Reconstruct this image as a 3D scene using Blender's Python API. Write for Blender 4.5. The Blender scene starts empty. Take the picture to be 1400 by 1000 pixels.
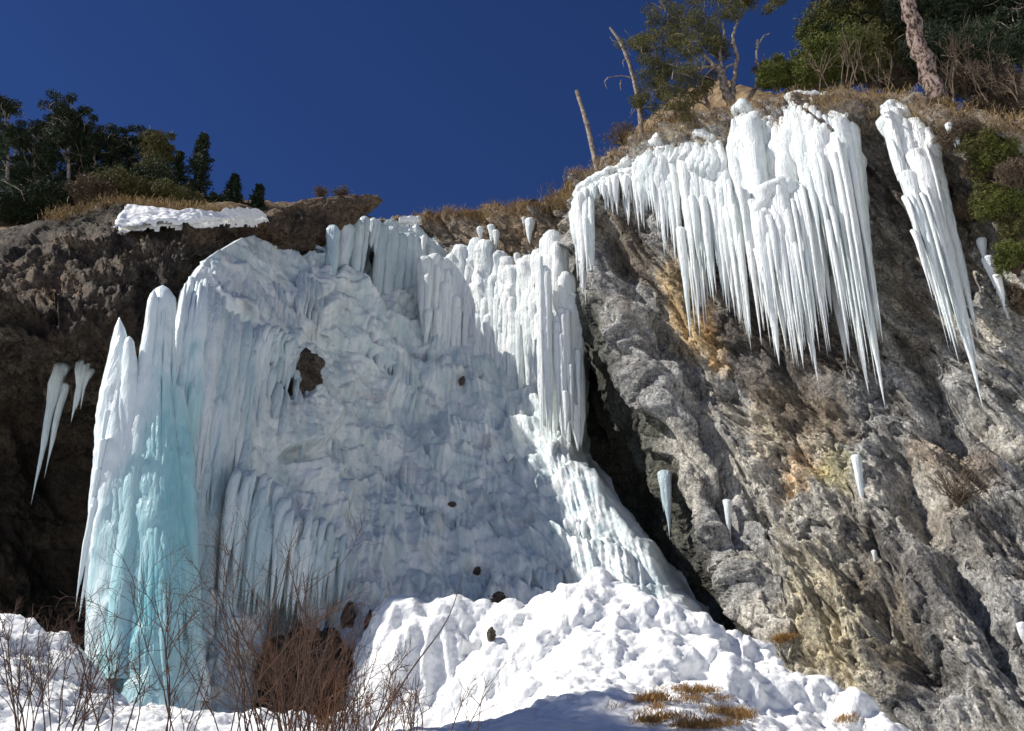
import bpy, math, random
import numpy as np
from mathutils import Vector

random.seed(7)
RNG = np.random.default_rng(11)
SC = bpy.context.scene

# ------------------------------------------------------------------ camera
CAM_H = 1.6
PITCH = math.radians(24)
cam_d = bpy.data.cameras.new('camera')
cam_d.lens = 36.0
cam_d.sensor_width = 36.0
cam_d.clip_start = 0.1
cam_d.clip_end = 3000
cam = bpy.data.objects.new('camera', cam_d)
SC.collection.objects.link(cam)
cam.location = (0, 0, CAM_H)
cam.rotation_euler = (math.pi / 2 + PITCH, 0, 0)
SC.camera = cam

# ------------------------------------------------------------------ light
SUN_EL = math.radians(44)
SUN_AZ = math.radians(-91.5)          # measured from +Y towards +X: the sun stands to the left
sun_dir = Vector((math.sin(SUN_AZ) * math.cos(SUN_EL), math.cos(SUN_AZ) * math.cos(SUN_EL), math.sin(SUN_EL)))
world = bpy.data.worlds.new("World")
SC.world = world
world.use_nodes = True
wn = world.node_tree
bg = wn.nodes['Background']
sky = wn.nodes.new('ShaderNodeTexSky')
sky.sky_type = 'NISHITA'
sky.sun_disc = False
sky.sun_elevation = SUN_EL
sky.sun_rotation = SUN_AZ
sky.altitude = 3000
sky.air_density = 1.0
sky.dust_density = 0.0
sky.ozone_density = 4.0
hs = wn.nodes.new('ShaderNodeHueSaturation')
hs.inputs['Saturation'].default_value = 1.19
hs.inputs['Hue'].default_value = 0.516
hs.inputs['Value'].default_value = 0.88
wn.links.new(sky.outputs[0], hs.inputs['Color'])
wn.links.new(hs.outputs[0], bg.inputs[0])
bg.inputs[1].default_value = 0.063
sl = bpy.data.lights.new('sun', 'SUN')
sl.energy = 4.9
sl.angle = math.radians(0.5)
sl.color = (1.0, 0.96, 0.90)
so = bpy.data.objects.new('sun', sl)
SC.collection.objects.link(so)
so.rotation_euler = (-sun_dir).to_track_quat('-Z', 'Y').to_euler()
SC.view_settings.view_transform = 'Standard'
SC.view_settings.look = 'None'
SC.view_settings.exposure = 0.33
SC.view_settings.gamma = 1.0
SC.view_settings.use_curve_mapping = False
SC.cycles.max_bounces = 6
SC.cycles.diffuse_bounces = 4

# ------------------------------------------------------------------ helpers
CT, ST = math.cos(PITCH), math.sin(PITCH)

def P(px, py, Y):
    """world point seen at photo pixel (px, py) at distance Y along the ground"""
    u = (px - 700) / 1400; v = (500 - py) / 1400
    dy = CT - ST * v; dz = ST + CT * v
    s = Y / dy
    return np.array([u * s, Y, CAM_H + dz * s])

def proj(V):
    V = np.asarray(V, float)
    x = V[..., 0]; y = V[..., 1]; z = V[..., 2] - CAM_H
    d = CT * y + ST * z
    v = (CT * z - ST * y) / d
    return 700 + 1400 * x / d, 500 - 1400 * v

def zat(px_unused, py, x, Y):
    """height of the point at ground position (x, Y) that shows in photo row py"""
    v = (500 - py) / 1400
    # (CT z - ST y)/(CT y + ST z) = v
    return CAM_H + Y * (v * CT + ST) / (CT - v * ST)

def _h(ix, iy, iz, seed=0):
    n = (ix.astype(np.uint32) * np.uint32(374761393) + iy.astype(np.uint32) * np.uint32(668265263)
         + iz.astype(np.uint32) * np.uint32(2147483647 & 1274126177) + np.uint32((seed * 3266489917) & 0xffffffff))
    n = (n ^ (n >> np.uint32(13))) * np.uint32(1274126177)
    n = (n ^ (n >> np.uint32(16))) * np.uint32(2246822519)
    n = n ^ (n >> np.uint32(15))
    return n

def _r(ix, iy, iz, seed=0):
    return _h(ix, iy, iz, seed).astype(np.float32) / np.float32(4294967295.0)

def perlin(p, seed=0):
    p = np.asarray(p, np.float32)
    f = np.floor(p); i = f.astype(np.int64).astype(np.int32)
    t = p - f
    w = t * t * t * (t * (t * 6 - 15) + 10)
    out = np.zeros(p.shape[:-1], np.float32)
    for dx in (0, 1):
        wx = w[..., 0] if dx else 1 - w[..., 0]
        for dy in (0, 1):
            wy = w[..., 1] if dy else 1 - w[..., 1]
            for dz in (0, 1):
                wz = w[..., 2] if dz else 1 - w[..., 2]
                h = _h(i[..., 0] + dx, i[..., 1] + dy, i[..., 2] + dz, seed)
                gx = (h & np.uint32(1023)).astype(np.float32) / 511.5 - 1
                gy = ((h >> np.uint32(10)) & np.uint32(1023)).astype(np.float32) / 511.5 - 1
                gz = ((h >> np.uint32(20)) & np.uint32(1023)).astype(np.float32) / 511.5 - 1
                out += wx * wy * wz * (gx * (t[..., 0] - dx) + gy * (t[..., 1] - dy) + gz * (t[..., 2] - dz))
    return out * 1.5

def fbm(p, octs=4, lac=2.0, gain=0.5, seed=0):
    p = np.asarray(p, np.float32); o = 0; a = 1.0
    for k in range(octs):
        o = o + a * perlin(p, seed + k * 17); p = p * lac + 3.7; a *= gain
    return o

def ridged(p, octs=4, seed=0):
    p = np.asarray(p, np.float32); o = 0; a = 1.0
    for k in range(octs):
        o = o + a * (1 - 2.2 * np.abs(perlin(p, seed + k * 17))); p = p * 2.05 + 1.3; a *= 0.5
    return o * 0.5

def worley(p, seed=0):
    """F1, F2 and a random value of the nearest cell"""
    p = np.asarray(p, np.float32)
    f = np.floor(p); i = f.astype(np.int64).astype(np.int32); t = p - f
    F1 = np.full(p.shape[:-1], 9., np.float32); F2 = F1.copy(); R = np.zeros_like(F1)
    for dx in (-1, 0, 1):
        for dy in (-1, 0, 1):
            for dz in (-1, 0, 1):
                h = _h(i[..., 0] + dx, i[..., 1] + dy, i[..., 2] + dz, seed)
                a = dx + 0.1 + 0.8 * (h & np.uint32(1023)).astype(np.float32) / 1023 - t[..., 0]
                b = dy + 0.1 + 0.8 * ((h >> np.uint32(10)) & np.uint32(1023)).astype(np.float32) / 1023 - t[..., 1]
                c = dz + 0.1 + 0.8 * ((h >> np.uint32(20)) & np.uint32(1023)).astype(np.float32) / 1023 - t[..., 2]
                d = a * a + b * b + c * c
                near = d < F1
                F2 = np.where(near, F1, np.minimum(F2, d))
                R = np.where(near, ((h * np.uint32(2654435761)) >> np.uint32(8)).astype(np.float32) / 16777215., R)
                F1 = np.where(near, d, F1)
    return np.sqrt(F1), np.sqrt(F2), R

def sstep(a, b, x):
    t = np.clip((x - a) / (b - a), 0, 1)
    return t * t * (3 - 2 * t)

COL = SC.collection

def link(name, me, mat=None, parent=None):
    o = bpy.data.objects.new(name, me)
    COL.objects.link(o)
    if mat is not None and me is not None and len(me.materials) == 0:
        me.materials.append(mat)
    if parent is not None:
        o.parent = parent
    return o

def raw_mesh(name, V, F, smooth=True):
    """F: (n,3) or (n,4) int array"""
    V = np.ascontiguousarray(V, np.float32).reshape(-1, 3); F = np.ascontiguousarray(F, np.int32)
    me = bpy.data.meshes.new(name)
    k = F.shape[1]
    me.vertices.add(len(V)); me.vertices.foreach_set('co', V.ravel())
    me.loops.add(F.size); me.loops.foreach_set('vertex_index', F.ravel())
    me.polygons.add(len(F))
    me.polygons.foreach_set('loop_start', np.arange(0, F.size, k, dtype=np.int32))
    me.polygons.foreach_set('loop_total', np.full(len(F), k, np.int32))
    me.polygons.foreach_set('use_smooth', np.full(len(F), smooth, bool))
    me.update(calc_edges=True)
    return me

def grid_faces(n, m, off=0, wrap=False):
    i = np.arange(n - 1)[:, None]; j = np.arange(m if wrap else m - 1)[None, :]
    j2 = (j + 1) % m
    a = i * m + j; b = i * m + j2; c = (i + 1) * m + j2; d = (i + 1) * m + j
    return np.stack([a, b, c, d], -1).reshape(-1, 4) + off

def set_attr(me, name, vals, col=False):
    if col:
        at = me.color_attributes.new(name, 'FLOAT_COLOR', 'POINT')
        c = np.ones((len(vals), 4), np.float32); c[:, :3] = vals
        at.data.foreach_set('color', c.ravel())
    else:
        at = me.attributes.new(name, 'FLOAT', 'POINT')
        at.data.foreach_set('value', np.asarray(vals, np.float32).ravel())

def grid_normals(V):
    du = np.gradient(V, axis=1); dv = np.gradient(V, axis=0)
    n = np.cross(du, dv)
    n /= np.linalg.norm(n, axis=-1, keepdims=True) + 1e-9
    return n

def spline_axis(A, n, axis=0):
    """Catmull-Rom resample of control array along an axis"""
    A = np.moveaxis(np.asarray(A, float), axis, 0)
    k = A.shape[0]
    t = np.linspace(0, k - 1, n); i = np.clip(np.floor(t).astype(int), 0, k - 2); f = (t - i)
    f = f.reshape((-1,) + (1,) * (A.ndim - 1))
    p1 = A[i]; p2 = A[i + 1]
    p0 = np.where((i == 0).reshape(f.shape), 2 * A[0] - A[1], A[np.clip(i - 1, 0, k - 1)])
    p3 = np.where((i == k - 2).reshape(f.shape), 2 * A[-1] - A[-2], A[np.clip(i + 2, 0, k - 1)])
    o = 0.5 * ((2 * p1) + (-p0 + p2) * f + (2 * p0 - 5 * p1 + 4 * p2 - p3) * f ** 2 + (-p0 + 3 * p1 - 3 * p2 + p3) * f ** 3)
    return np.moveaxis(o, 0, axis)

def even_axis(A, n, axis=0, dens=None):
    """resample a grid by arc length (averaged over the other axis)"""
    A = np.moveaxis(A, axis, 0)
    d = np.linalg.norm(np.diff(A, axis=0), axis=-1).mean(axis=1)
    s = np.concatenate([[0], np.cumsum(d)])
    t = np.interp(np.linspace(0, s[-1], n), s, np.arange(len(s)))
    i = np.clip(t.astype(int), 0, len(s) - 2); f = (t - i)[:, None, None]
    return np.moveaxis(A[i] * (1 - f) + A[i + 1] * f, 0, axis)

class RBF:
    def __init__(s, pts, vals, sc=100.0, smooth=1e-3):
        s.p = np.asarray(pts, float) / sc; s.sc = sc
        n = len(s.p)
        K = s.k(np.linalg.norm(s.p[:, None] - s.p[None], axis=-1)) + smooth * np.eye(n)
        Q = np.hstack([np.ones((n, 1)), s.p])
        M = np.block([[K, Q], [Q.T, np.zeros((3, 3))]])
        s.w = np.linalg.solve(M, np.concatenate([np.asarray(vals, float), np.zeros(3)]))
    def k(s, r):
        return r * r * np.log(r + 1e-9)
    def __call__(s, X, Yc):
        sh = np.shape(X); q = np.stack([np.ravel(X), np.ravel(Yc)], -1) / s.sc
        out = np.empty(len(q))
        for a in range(0, len(q), 50000):
            b = q[a:a + 50000]
            out[a:a + 50000] = s.k(np.linalg.norm(b[:, None] - s.p[None], axis=-1)) @ s.w[:len(s.p)] + s.w[len(s.p)] + b @ s.w[-2:]
        return out.reshape(sh)

class Depth:
    """lookup: at which distance does a built surface stand at a photo pixel (nearest face)"""
    def __init__(s, V, cell=6):
        V = V.reshape(-1, 3); px, py = proj(V); s.c = cell
        s.D = {}
        ix = np.floor(px / cell).astype(int); iy = np.floor(py / cell).astype(int)
        ok = (px > -400) & (px < 1900) & (py > -200) & (py < 1300)
        s.A = np.full((400, 260), np.inf)
        np.minimum.at(s.A, (ix[ok] + 70, iy[ok] + 36), V[ok, 1])
        for _ in range(3):
            B = s.A
            m = np.isinf(B)
            nb = np.minimum.reduce([np.roll(B, 1, 0), np.roll(B, -1, 0), np.roll(B, 1, 1), np.roll(B, -1, 1)])
            s.A = np.where(m, nb, B)
    def __call__(s, px, py):
        return float(s.A[int(px // s.c) + 70, int(py // s.c) + 36])

def tag(o, label=None, cat=None, group=None, kind=None):
    if label: o['label'] = label
    if cat: o['category'] = cat
    if group: o['group'] = group
    if kind: o['kind'] = kind
    return o

def empty(name, loc, label=None, cat=None, group=None):
    o = bpy.data.objects.new(name, None)
    COL.objects.link(o)
    o.location = tuple(loc)
    o.empty_display_size = 0.3
    return tag(o, label, cat, group)

def part(name, V, F, mat, root, smooth=True, recenter=True):
    """a mesh part in world coordinates, re-based to its thing's origin"""
    loc = np.array(root.location) if root is not None else np.zeros(3)
    me = raw_mesh(name, np.asarray(V) - loc, F, smooth)
    return link(name, me, mat, root)

def solo(name, V, F, mat, label, cat, group=None, smooth=True):
    V = np.asarray(V).reshape(-1, 3)
    c = np.array([V[:, 0].mean(), V[:, 1].mean(), V[:, 2].min()])
    me = raw_mesh(name, V - c, F, smooth)
    o = link(name, me, mat); o.location = tuple(c)
    return tag(o, label, cat, group)

# ------------------------------------------------------------------ materials
def mat_new(name):
    m = bpy.data.materials.new(name); m.use_nodes = True
    nt = m.node_tree
    return m, nt, nt.nodes['Principled BSDF']

def N(nt, t, **kw):
    n = nt.nodes.new(t)
    for k, v in kw.items():
        if k in n.inputs: n.inputs[k].default_value = v
        else: setattr(n, k, v)
    return n

def ramp(nt, src, stops):
    r = nt.nodes.new('ShaderNodeValToRGB')
    while len(r.color_ramp.elements) < len(stops): r.color_ramp.elements.new(0.5)
    for e, (p, c) in zip(r.color_ramp.elements, stops):
        e.position = p; e.color = (*c, 1) if len(c) == 3 else c
    nt.links.new(src, r.inputs[0])
    return r.outputs[0]

def noise_n(nt, vec, scale, detail=4, rough=0.55):
    n = N(nt, 'ShaderNodeTexNoise'); n.inputs['Scale'].default_value = scale
    n.inputs['Detail'].default_value = detail; n.inputs['Roughness'].default_value = rough
    nt.links.new(vec, n.inputs['Vector'])
    return n.outputs[0]

def mixc(nt, f, a, b, mode='MIX'):
    m = nt.nodes.new('ShaderNodeMix'); m.data_type = 'RGBA'; m.blend_type = mode
    for s, v in ((0, f), (6, a), (7, b)):
        if isinstance(v, (int, float)): m.inputs[s].default_value = v
        elif isinstance(v, tuple): m.inputs[s].default_value = (*v, 1)
        else: nt.links.new(v, m.inputs[s])
    return m.outputs[2]

def bump(nt, h, strength, dist, prev=None):
    b = nt.nodes.new('ShaderNodeBump'); b.inputs['Strength'].default_value = strength
    b.inputs['Distance'].default_value = dist
    nt.links.new(h, b.inputs['Height'])
    if prev is not None: nt.links.new(prev, b.inputs['Normal'])
    return b.outputs[0]

def geo_pos(nt, scale=(1, 1, 1), rot=(0, 0, 0)):
    g = nt.nodes.new('ShaderNodeNewGeometry')
    m = nt.nodes.new('ShaderNodeMapping'); m.inputs['Scale'].default_value = scale
    m.inputs['Rotation'].default_value = rot
    nt.links.new(g.outputs['Position'], m.inputs['Vector'])
    return m.outputs[0]

def rock_material(name, light, dark, speck=0.5):
    m, nt, b = mat_new(name)
    at = nt.nodes.new('ShaderNodeVertexColor'); at.layer_name = 'tint'
    pos = geo_pos(nt)
    n1 = noise_n(nt, pos, 0.9, 8, 0.7)
    n2 = noise_n(nt, pos, 7.0, 6, 0.75)
    c = ramp(nt, n1, [(0.33, dark), (0.5, light), (0.68, tuple(min(1, x * 1.35) for x in light))])
    c2 = ramp(nt, n2, [(0.34, (0.25, 0.23, 0.21)), (0.5, (0.95, 0.95, 0.95)), (0.66, (1.5, 1.48, 1.42))])
    c = mixc(nt, 0.85, c, c2, 'MULTIPLY')
    n4 = noise_n(nt, geo_pos(nt, (1.6, 1, 0.5), (0, 0.55, 0)), 2.6, 8, 0.8)
    c = mixc(nt, 0.9, c, ramp(nt, n4, [(0.38, (0.25, 0.23, 0.21)), (0.47, (1, 1, 1)), (0.7, (1.25, 1.25, 1.25))]), 'MULTIPLY')
    n5 = noise_n(nt, pos, 16.0, 4, 0.7)
    c = mixc(nt, 0.8, c, ramp(nt, n5, [(0.36, (0.3, 0.28, 0.26)), (0.47, (1, 1, 1)), (0.6, (1.1, 1.1, 1.1))]), 'MULTIPLY')
    c = mixc(nt, 1.0, c, at.outputs[0], 'MULTIPLY')
    nt.links.new(c, b.inputs['Base Color'])
    b.inputs['Roughness'].default_value = 0.85
    n3 = noise_n(nt, pos, 5.0, 10, 0.75)
    vor = nt.nodes.new('ShaderNodeTexVoronoi'); vor.feature = 'F1'; vor.inputs['Scale'].default_value = 5.5
    wp = nt.nodes.new('ShaderNodeVectorMath'); wp.operation = 'MULTIPLY_ADD'
    nc = N(nt, 'ShaderNodeTexNoise'); nc.inputs['Scale'].default_value = 2.5; nt.links.new(pos, nc.inputs['Vector'])
    nt.links.new(nc.outputs[1], wp.inputs[0]); wp.inputs[1].default_value = (0.6, 0.6, 0.6); nt.links.new(pos, wp.inputs[2])
    nt.links.new(wp.outputs[0], vor.inputs['Vector'])
    nb = bump(nt, n3, 1.0, 0.4)
    nb = bump(nt, vor.outputs[0], 0.6, 0.12, nb)
    nt.links.new(nb, b.inputs['Normal'])
    return m

def ice_material(name, c0, c1, rough=0.38, flute=1.0, lump=0.0, sss=0.0, sq=0.16, bmp=0.05, dirt=None):
    m, nt, b = mat_new(name)
    pos = geo_pos(nt, (1, 1, sq))
    n1 = noise_n(nt, pos, 1.3, 5, 0.6)
    c = ramp(nt, n1, [(0.38, c0), (0.62, c1)])
    if dirt:
        n5 = noise_n(nt, geo_pos(nt), 0.55, 7, 0.7)
        f = ramp(nt, n5, [(0.55, (0, 0, 0)), (0.72, (1, 1, 1))])
        c = mixc(nt, f, c, dirt)
    nt.links.new(c, b.inputs['Base Color'])
    b.inputs['Roughness'].default_value = rough
    b.inputs['IOR'].default_value = 1.31
    b.inputs['Coat Weight'].default_value = 0.0 if sq == 1.0 else 0.35
    b.inputs['Coat Roughness'].default_value = 0.16
    b.inputs['Specular IOR Level'].default_value = 0.45
    if sss:
        b.inputs['Subsurface Weight'].default_value = sss
        b.inputs['Subsurface Radius'].default_value = (0.35, 0.9, 1.0)
        b.inputs['Subsurface Scale'].default_value = 0.25
    n2 = noise_n(nt, geo_pos(nt, (1, 1, 0.1)), 9.0, 5, 0.6)
    n3 = noise_n(nt, geo_pos(nt, (1, 1, 0.55)), 12.0, 6, 0.65)
    nb = bump(nt, n2, flute, bmp)
    nb = bump(nt, n3, 0.7, bmp * 0.8, nb)
    if lump:
        v = nt.nodes.new('ShaderNodeTexVoronoi'); v.inputs['Scale'].default_value = 6.0
        nt.links.new(geo_pos(nt), v.inputs['Vector'])
        nb = bump(nt, v.outputs[0], lump, -0.08, nb)
    nt.links.new(nb, b.inputs['Normal'])
    return m

def plain_material(name, stops, scale=3.0, rough=0.8, bm=0.0, bs=8.0, sq=1.0, trans=0.0):
    m, nt, b = mat_new(name)
    pos = geo_pos(nt, (1, 1, sq))
    c = ramp(nt, noise_n(nt, pos, scale, 5, 0.65), stops)
    nt.links.new(c, b.inputs['Base Color'])
    b.inputs['Roughness'].default_value = rough
    b.inputs['Specular IOR Level'].default_value = 0.2
    if bm:
        nt.links.new(bump(nt, noise_n(nt, pos, bs, 6, 0.7), 1.0, bm), b.inputs['Normal'])
    return m

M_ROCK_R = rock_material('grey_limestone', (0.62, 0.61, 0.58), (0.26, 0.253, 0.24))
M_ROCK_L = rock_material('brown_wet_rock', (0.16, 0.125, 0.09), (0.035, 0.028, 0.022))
M_ICE = ice_material('white_ice', (0.80, 0.87, 0.85), (0.92, 0.93, 0.91), bmp=0.12)
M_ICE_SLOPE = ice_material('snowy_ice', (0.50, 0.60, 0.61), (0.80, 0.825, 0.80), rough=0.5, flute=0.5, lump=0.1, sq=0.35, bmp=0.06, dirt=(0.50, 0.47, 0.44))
M_ICE_BLUE = ice_material('turquoise_ice', (0.20, 0.58, 0.63), (0.50, 0.72, 0.75), rough=0.28, sq=0.05)
M_ICE_PALE = ice_material('pale_blue_ice', (0.50, 0.64, 0.67), (0.76, 0.82, 0.83), rough=0.32, sq=0.06, bmp=0.10)
M_SNOW = ice_material('crusted_snow', (0.86, 0.87, 0.86), (0.91, 0.91, 0.885), rough=0.6, flute=0.15, lump=0.35, sq=1.0, bmp=0.04)
M_BARK = plain_material('grey_bark', [(0.35, (0.10, 0.07, 0.055)), (0.5, (0.27, 0.22, 0.18)), (0.65, (0.42, 0.36, 0.30))], 6, bm=0.03, bs=12)
M_PLATE = plain_material('scaly_bark', [(0.44, (0.035, 0.022, 0.018)), (0.50, (0.24, 0.16, 0.125)), (0.60, (0.33, 0.265, 0.225))], 9, bm=0.12, bs=9, sq=0.45)
M_TWIG = plain_material('brown_twig', [(0.3, (0.055, 0.035, 0.025)), (0.7, (0.12, 0.07, 0.05))], 6)
M_RUST = plain_material('rusty_twig', [(0.3, (0.09, 0.045, 0.028)), (0.7, (0.20, 0.105, 0.06))], 4)
M_NEEDLE_D = plain_material('dark_needles', [(0.3, (0.012, 0.022, 0.012)), (0.7, (0.04, 0.055, 0.025))], 2.0)
M_NEEDLE_O = plain_material('olive_needles', [(0.3, (0.05, 0.055, 0.02)), (0.7, (0.16, 0.145, 0.05))], 2.0)
M_NEEDLE_Y = plain_material('yellow_green_needles', [(0.3, (0.04, 0.055, 0.012)), (0.7, (0.15, 0.16, 0.035))], 2.0)
M_BRUSH = plain_material('brown_brush', [(0.3, (0.07, 0.05, 0.035)), (0.7, (0.20, 0.15, 0.10))], 2.0)
M_GRASS = plain_material('dry_grass', [(0.3, (0.22, 0.15, 0.07)), (0.7, (0.42, 0.30, 0.15))], 3.0)
M_GRASS_G = plain_material('golden_grass', [(0.3, (0.20, 0.11, 0.04)), (0.7, (0.42, 0.25, 0.09))], 4.0)

# ------------------------------------------------------------------ cliffs
STR = np.array([0.50, -0.18, -0.85]); STR /= np.linalg.norm(STR)     # direction of the strata

def strata_coords(V, k):
    a = V @ STR
    return V - (a * (1 - 1.0 / k))[..., None] * STR

def rock_relief(V, amp=1.0, blocks=0.30, seed=0, strat=2.6, strata_w=1.0):
    S = strata_coords(V, strat)
    w = np.stack([fbm(S * 0.5 + 9, 2, seed=seed), fbm(S * 0.5 + 31, 2, seed=seed + 5), fbm(S * 0.5 + 77, 2, seed=seed + 9)], -1) * 0.8
    SL = strata_coords(V, strat * 1.8)
    d = 0.80 * ridged(SL * 0.20, 3, seed)
    d += 0.42 * ridged(SL * 0.75 + 5, 3, seed + 3)
    NL = np.cross(STR, np.array([-0.62, -0.75, 0.2])); NL /= np.linalg.norm(NL)
    cc = (V + w * 0.5) @ NL
    for per, am in ((1.5, .5), (.62, .22), (.26, .09)):
        u_ = cc / per + .7 * fbm(SL * .3 / per ** .5, 3, seed=seed + 60); i_ = np.floor(u_); f_ = u_ - i_
        d += am * blocks * 2.4 * strata_w * (f_ * (1 - sstep(.82, 1, f_)) - .4) * (.4 + 1.2 * _r(i_.astype(np.int32), i_.astype(np.int32) * 0, i_.astype(np.int32) * 0, seed))
    F1, F2, R = worley((S + w) * 0.62, seed + 1)
    d += blocks * 2.2 * (R - 0.5) - blocks * 0.5 * (1 - sstep(0, 0.10, F2 - F1))
    F1, F2, R2 = worley((S + w * 0.5) * 2.0, seed + 2)
    d += blocks * 0.7 * (R2 - 0.5) - blocks * 0.2 * (1 - sstep(0, 0.14, F2 - F1))
    F1, F2, R3 = worley((S + w * 0.3) * 5.2, seed + 4)
    d += blocks * 0.28 * (R3 - 0.5)
    d += 0.16 * ridged(S * 2.6, 3, seed + 7)
    return d * amp, R, R2

cols_r = [
 [(450,300,50),(450,345,50.5),(450,400,50.6),(450,500,50),(450,620,49),(470,740,47),(500,860,45)],
 [(575,300,48),(575,345,48.3),(575,400,48.6),(580,470,48),(600,560,47),(620,700,45),(650,850,43)],
 [(640,287,46.3),(640,335,46.6),(640,400,47),(650,480,47),(665,600,46),(690,710,44),(720,855,42)],
 [(700,283,44.2),(700,330,44.8),(705,400,45.4),(720,480,46),(750,600,45.5),(780,730,43.5),(820,860,41)],
 [(758,272,42),(760,310,42.8),(768,400,44.5),(776,500,46),(800,620,46),(845,740,44.5),(910,870,42)],
 [(780,262,40.4),(783,310,40.8),(796,400,42),(826,500,42.5),(870,620,42.2),(925,750,40.5),(975,870,38)],
 [(798,243,38.5),(795,310,38.2),(808,400,37.5),(856,500,36.5),(920,620,34.9),(990,750,33.2),(1040,870,31)],
 [(880,188,36),(885,300,36.4),(910,400,36.4),(950,500,36),(1000,620,34.8),(1050,750,33),(1090,890,30)],
 [(1000,152,33.5),(1010,270,34.2),(1030,400,34.5),(1060,500,34),(1100,620,33),(1140,750,31.2),(1185,940,28.3)],
 [(1110,135,31.5),(1120,260,32.2),(1140,390,32.5),(1170,500,32.3),(1200,620,31.4),(1240,760,29.5),(1290,975,26.5)],
 [(1205,130,29.8),(1230,260,30.6),(1250,390,31),(1275,500,30.8),(1310,630,29.8),(1350,780,28),(1400,1020,25)],
 [(1300,150,28.3),(1330,260,29),(1360,390,29.3),(1390,500,29.2),(1430,640,28.5),(1480,800,26.5),(1530,1050,23.5)],
 [(1420,165,26.5),(1460,260,27),(1500,400,27.3),(1540,520,27.2),(1590,660,26.5),(1640,820,25),(1700,1080,22)],
 [(1650,150,23.5),(1700,260,24),(1740,400,24),(1780,520,24),(1840,660,23.5),(1900,820,22.5),(1960,1100,20)],
]
G = np.array([[P(*c) for c in col] for col in cols_r])            # col,row,3
G = G.transpose(1, 0, 2)                                           # row,col
lip = G[0]
xr = sstep(7.5, 13, lip[:, 0])
bk = []
for dy, dl, dr in ((1.3, 0.2, 0.4), (5, 0.5, 3.6), (13, 1.2, 10.5), (30, 2, 25), (60, 2, 44)):
    q = lip.copy(); q[:, 2] -= .25; q[:, 1] += dy; q[:, 2] += dl * (1 - xr) + dr * xr; bk.append(q)
low = G[-1].copy(); low[:, 2] -= 5
bk_rows = bk[::-1]
FaceC = np.concatenate([lip[None] + np.array([0, 0.9, 0.05]), G, low[None]], 0)
A = spline_axis(spline_axis(FaceC, 160, 0), 260, 1)
A = even_axis(A, 560, 0); A = even_axis(A, 680, 1)
nr = grid_normals(A)
if nr[250, 400, 1] > 0: nr = -nr
d, R, R2 = rock_relief(A, 1.0, 0.25, 3, strata_w=2.0)
rows = np.linspace(0, 1, A.shape[0])[:, None]
fade = sstep(0.0, 0.06, rows)
# protruding ribs and grooves along the strata; two grooves stand in for cast shadows
A0 = A.copy()
px, py = proj(A0)
jw = 14 * fbm(A0 * 0.7, 3, seed=301)
def line_d(pts):
    pts = np.array(pts, float); best = np.full(px.shape, 1e9); side = np.zeros(px.shape)
    for (x0, y0), (x1, y1) in zip(pts[:-1], pts[1:]):
        L2 = (x1 - x0) ** 2 + (y1 - y0) ** 2
        tt_ = np.clip(((px + jw - x0) * (x1 - x0) + (py - y0) * (y1 - y0)) / L2, 0, 1)
        ex = px + jw - x0 - tt_ * (x1 - x0); ey = py - y0 - tt_ * (y1 - y0)
        r = np.hypot(ex, ey); m = r < best
        best = np.where(m, r, best); side = np.where(m, np.sign(ex), side)
    return best, side
for pts_, w_, dep in [([(900,455),(945,540),(985,640),(1010,740)], 16, 1.1), ([(1000,540),(1060,600),(1090,690)], 12, .7), ([(830,330),(880,420),(930,490)], 12, .6),  # last groove is carved in place of the trunk's cast shadow
                      ([(1185,190),(1200,330),(1250,470),(1300,600)], 20, 1.0), ([(1170,790),(1225,850),(1290,960)], 22, 1.2), ([(1280,600),(1340,650),(1420,680)], 16, .9),  # first groove is carved in place of the ice curtain's cast shadow
                      ([(1095,760),(1140,840),(1180,900)], 10, .5), ([(1230,640),(1260,720),(1340,830)], 18, .9), ([(1290,240),(1310,300),(1330,420)], 16, .9),
                      ([(1040,430),(1090,520),(1150,590)], 13, .7), ([(1300,780),(1340,860),(1390,930)], 14, .8)]:
    ds_, sd_ = line_d(pts_)
    d -= .7 * dep * np.exp(-(ds_ / w_) ** 2)
    d += 0.32 * dep * np.exp(-((ds_ - 2.2 * w_) / (1.4 * w_)) ** 2) * (sd_ < 0)
A = A + nr * ((d - 0.35) * (0.2 + 0.8 * fade))[..., None]
A[..., 2] -= 0.5 * (1 - sstep(0.0, 0.055, rows))
cliffR = A
t = np.ones(A.shape, np.float32)
def blob(cx, cy, rx, ry, ang=0, soft=0.5, ns=0.35, fr=0.02, s=0):
    a = math.radians(ang); X = px - cx; Y_ = py - cy
    u = (X * math.cos(a) + Y_ * math.sin(a)) / rx; v = (-X * math.sin(a) + Y_ * math.cos(a)) / ry
    r = np.sqrt(u * u + v * v) + ns * fbm(A0 * 0.9 + s, 4, gain=0.6, seed=40 + s)
    return 1 - sstep(1 - soft, 1 + soft * 0.3, r)
def tint(mask, c, k=1.0):
    global t
    m = (mask * k)[..., None]; t = t * (1 - m) + t * np.array(c) * m
big = fbm(strata_coords(A0, 3.0) * 0.35 + 11, 4, gain=0.6, seed=71)
tint(sstep(0.12, 0.55, big), (0.5, 0.46, 0.43))
tint(sstep(0.1, 0.5, -big), (1.35, 1.3, 1.2))
tint(blob(945, 425, 34, 85, -22, s=1), (1.4, 1.02, 0.52), 0.85)          # ochre streak
tint(blob(985, 480, 22, 45, -10, s=2), (1.4, 1.08, 0.65), 0.7)
tint(blob(1100, 660, 28, 45, 0, s=3), (1.25, 0.98, 0.7), 0.8)             # rusty patches
tint(blob(1150, 650, 40, 30, 0, s=5), (1.2, 1.15, 0.7), 0.7)
tint(blob(1160, 870, 90, 110, -30, s=4), (1.4, 1.27, 0.95), 0.9)
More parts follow.
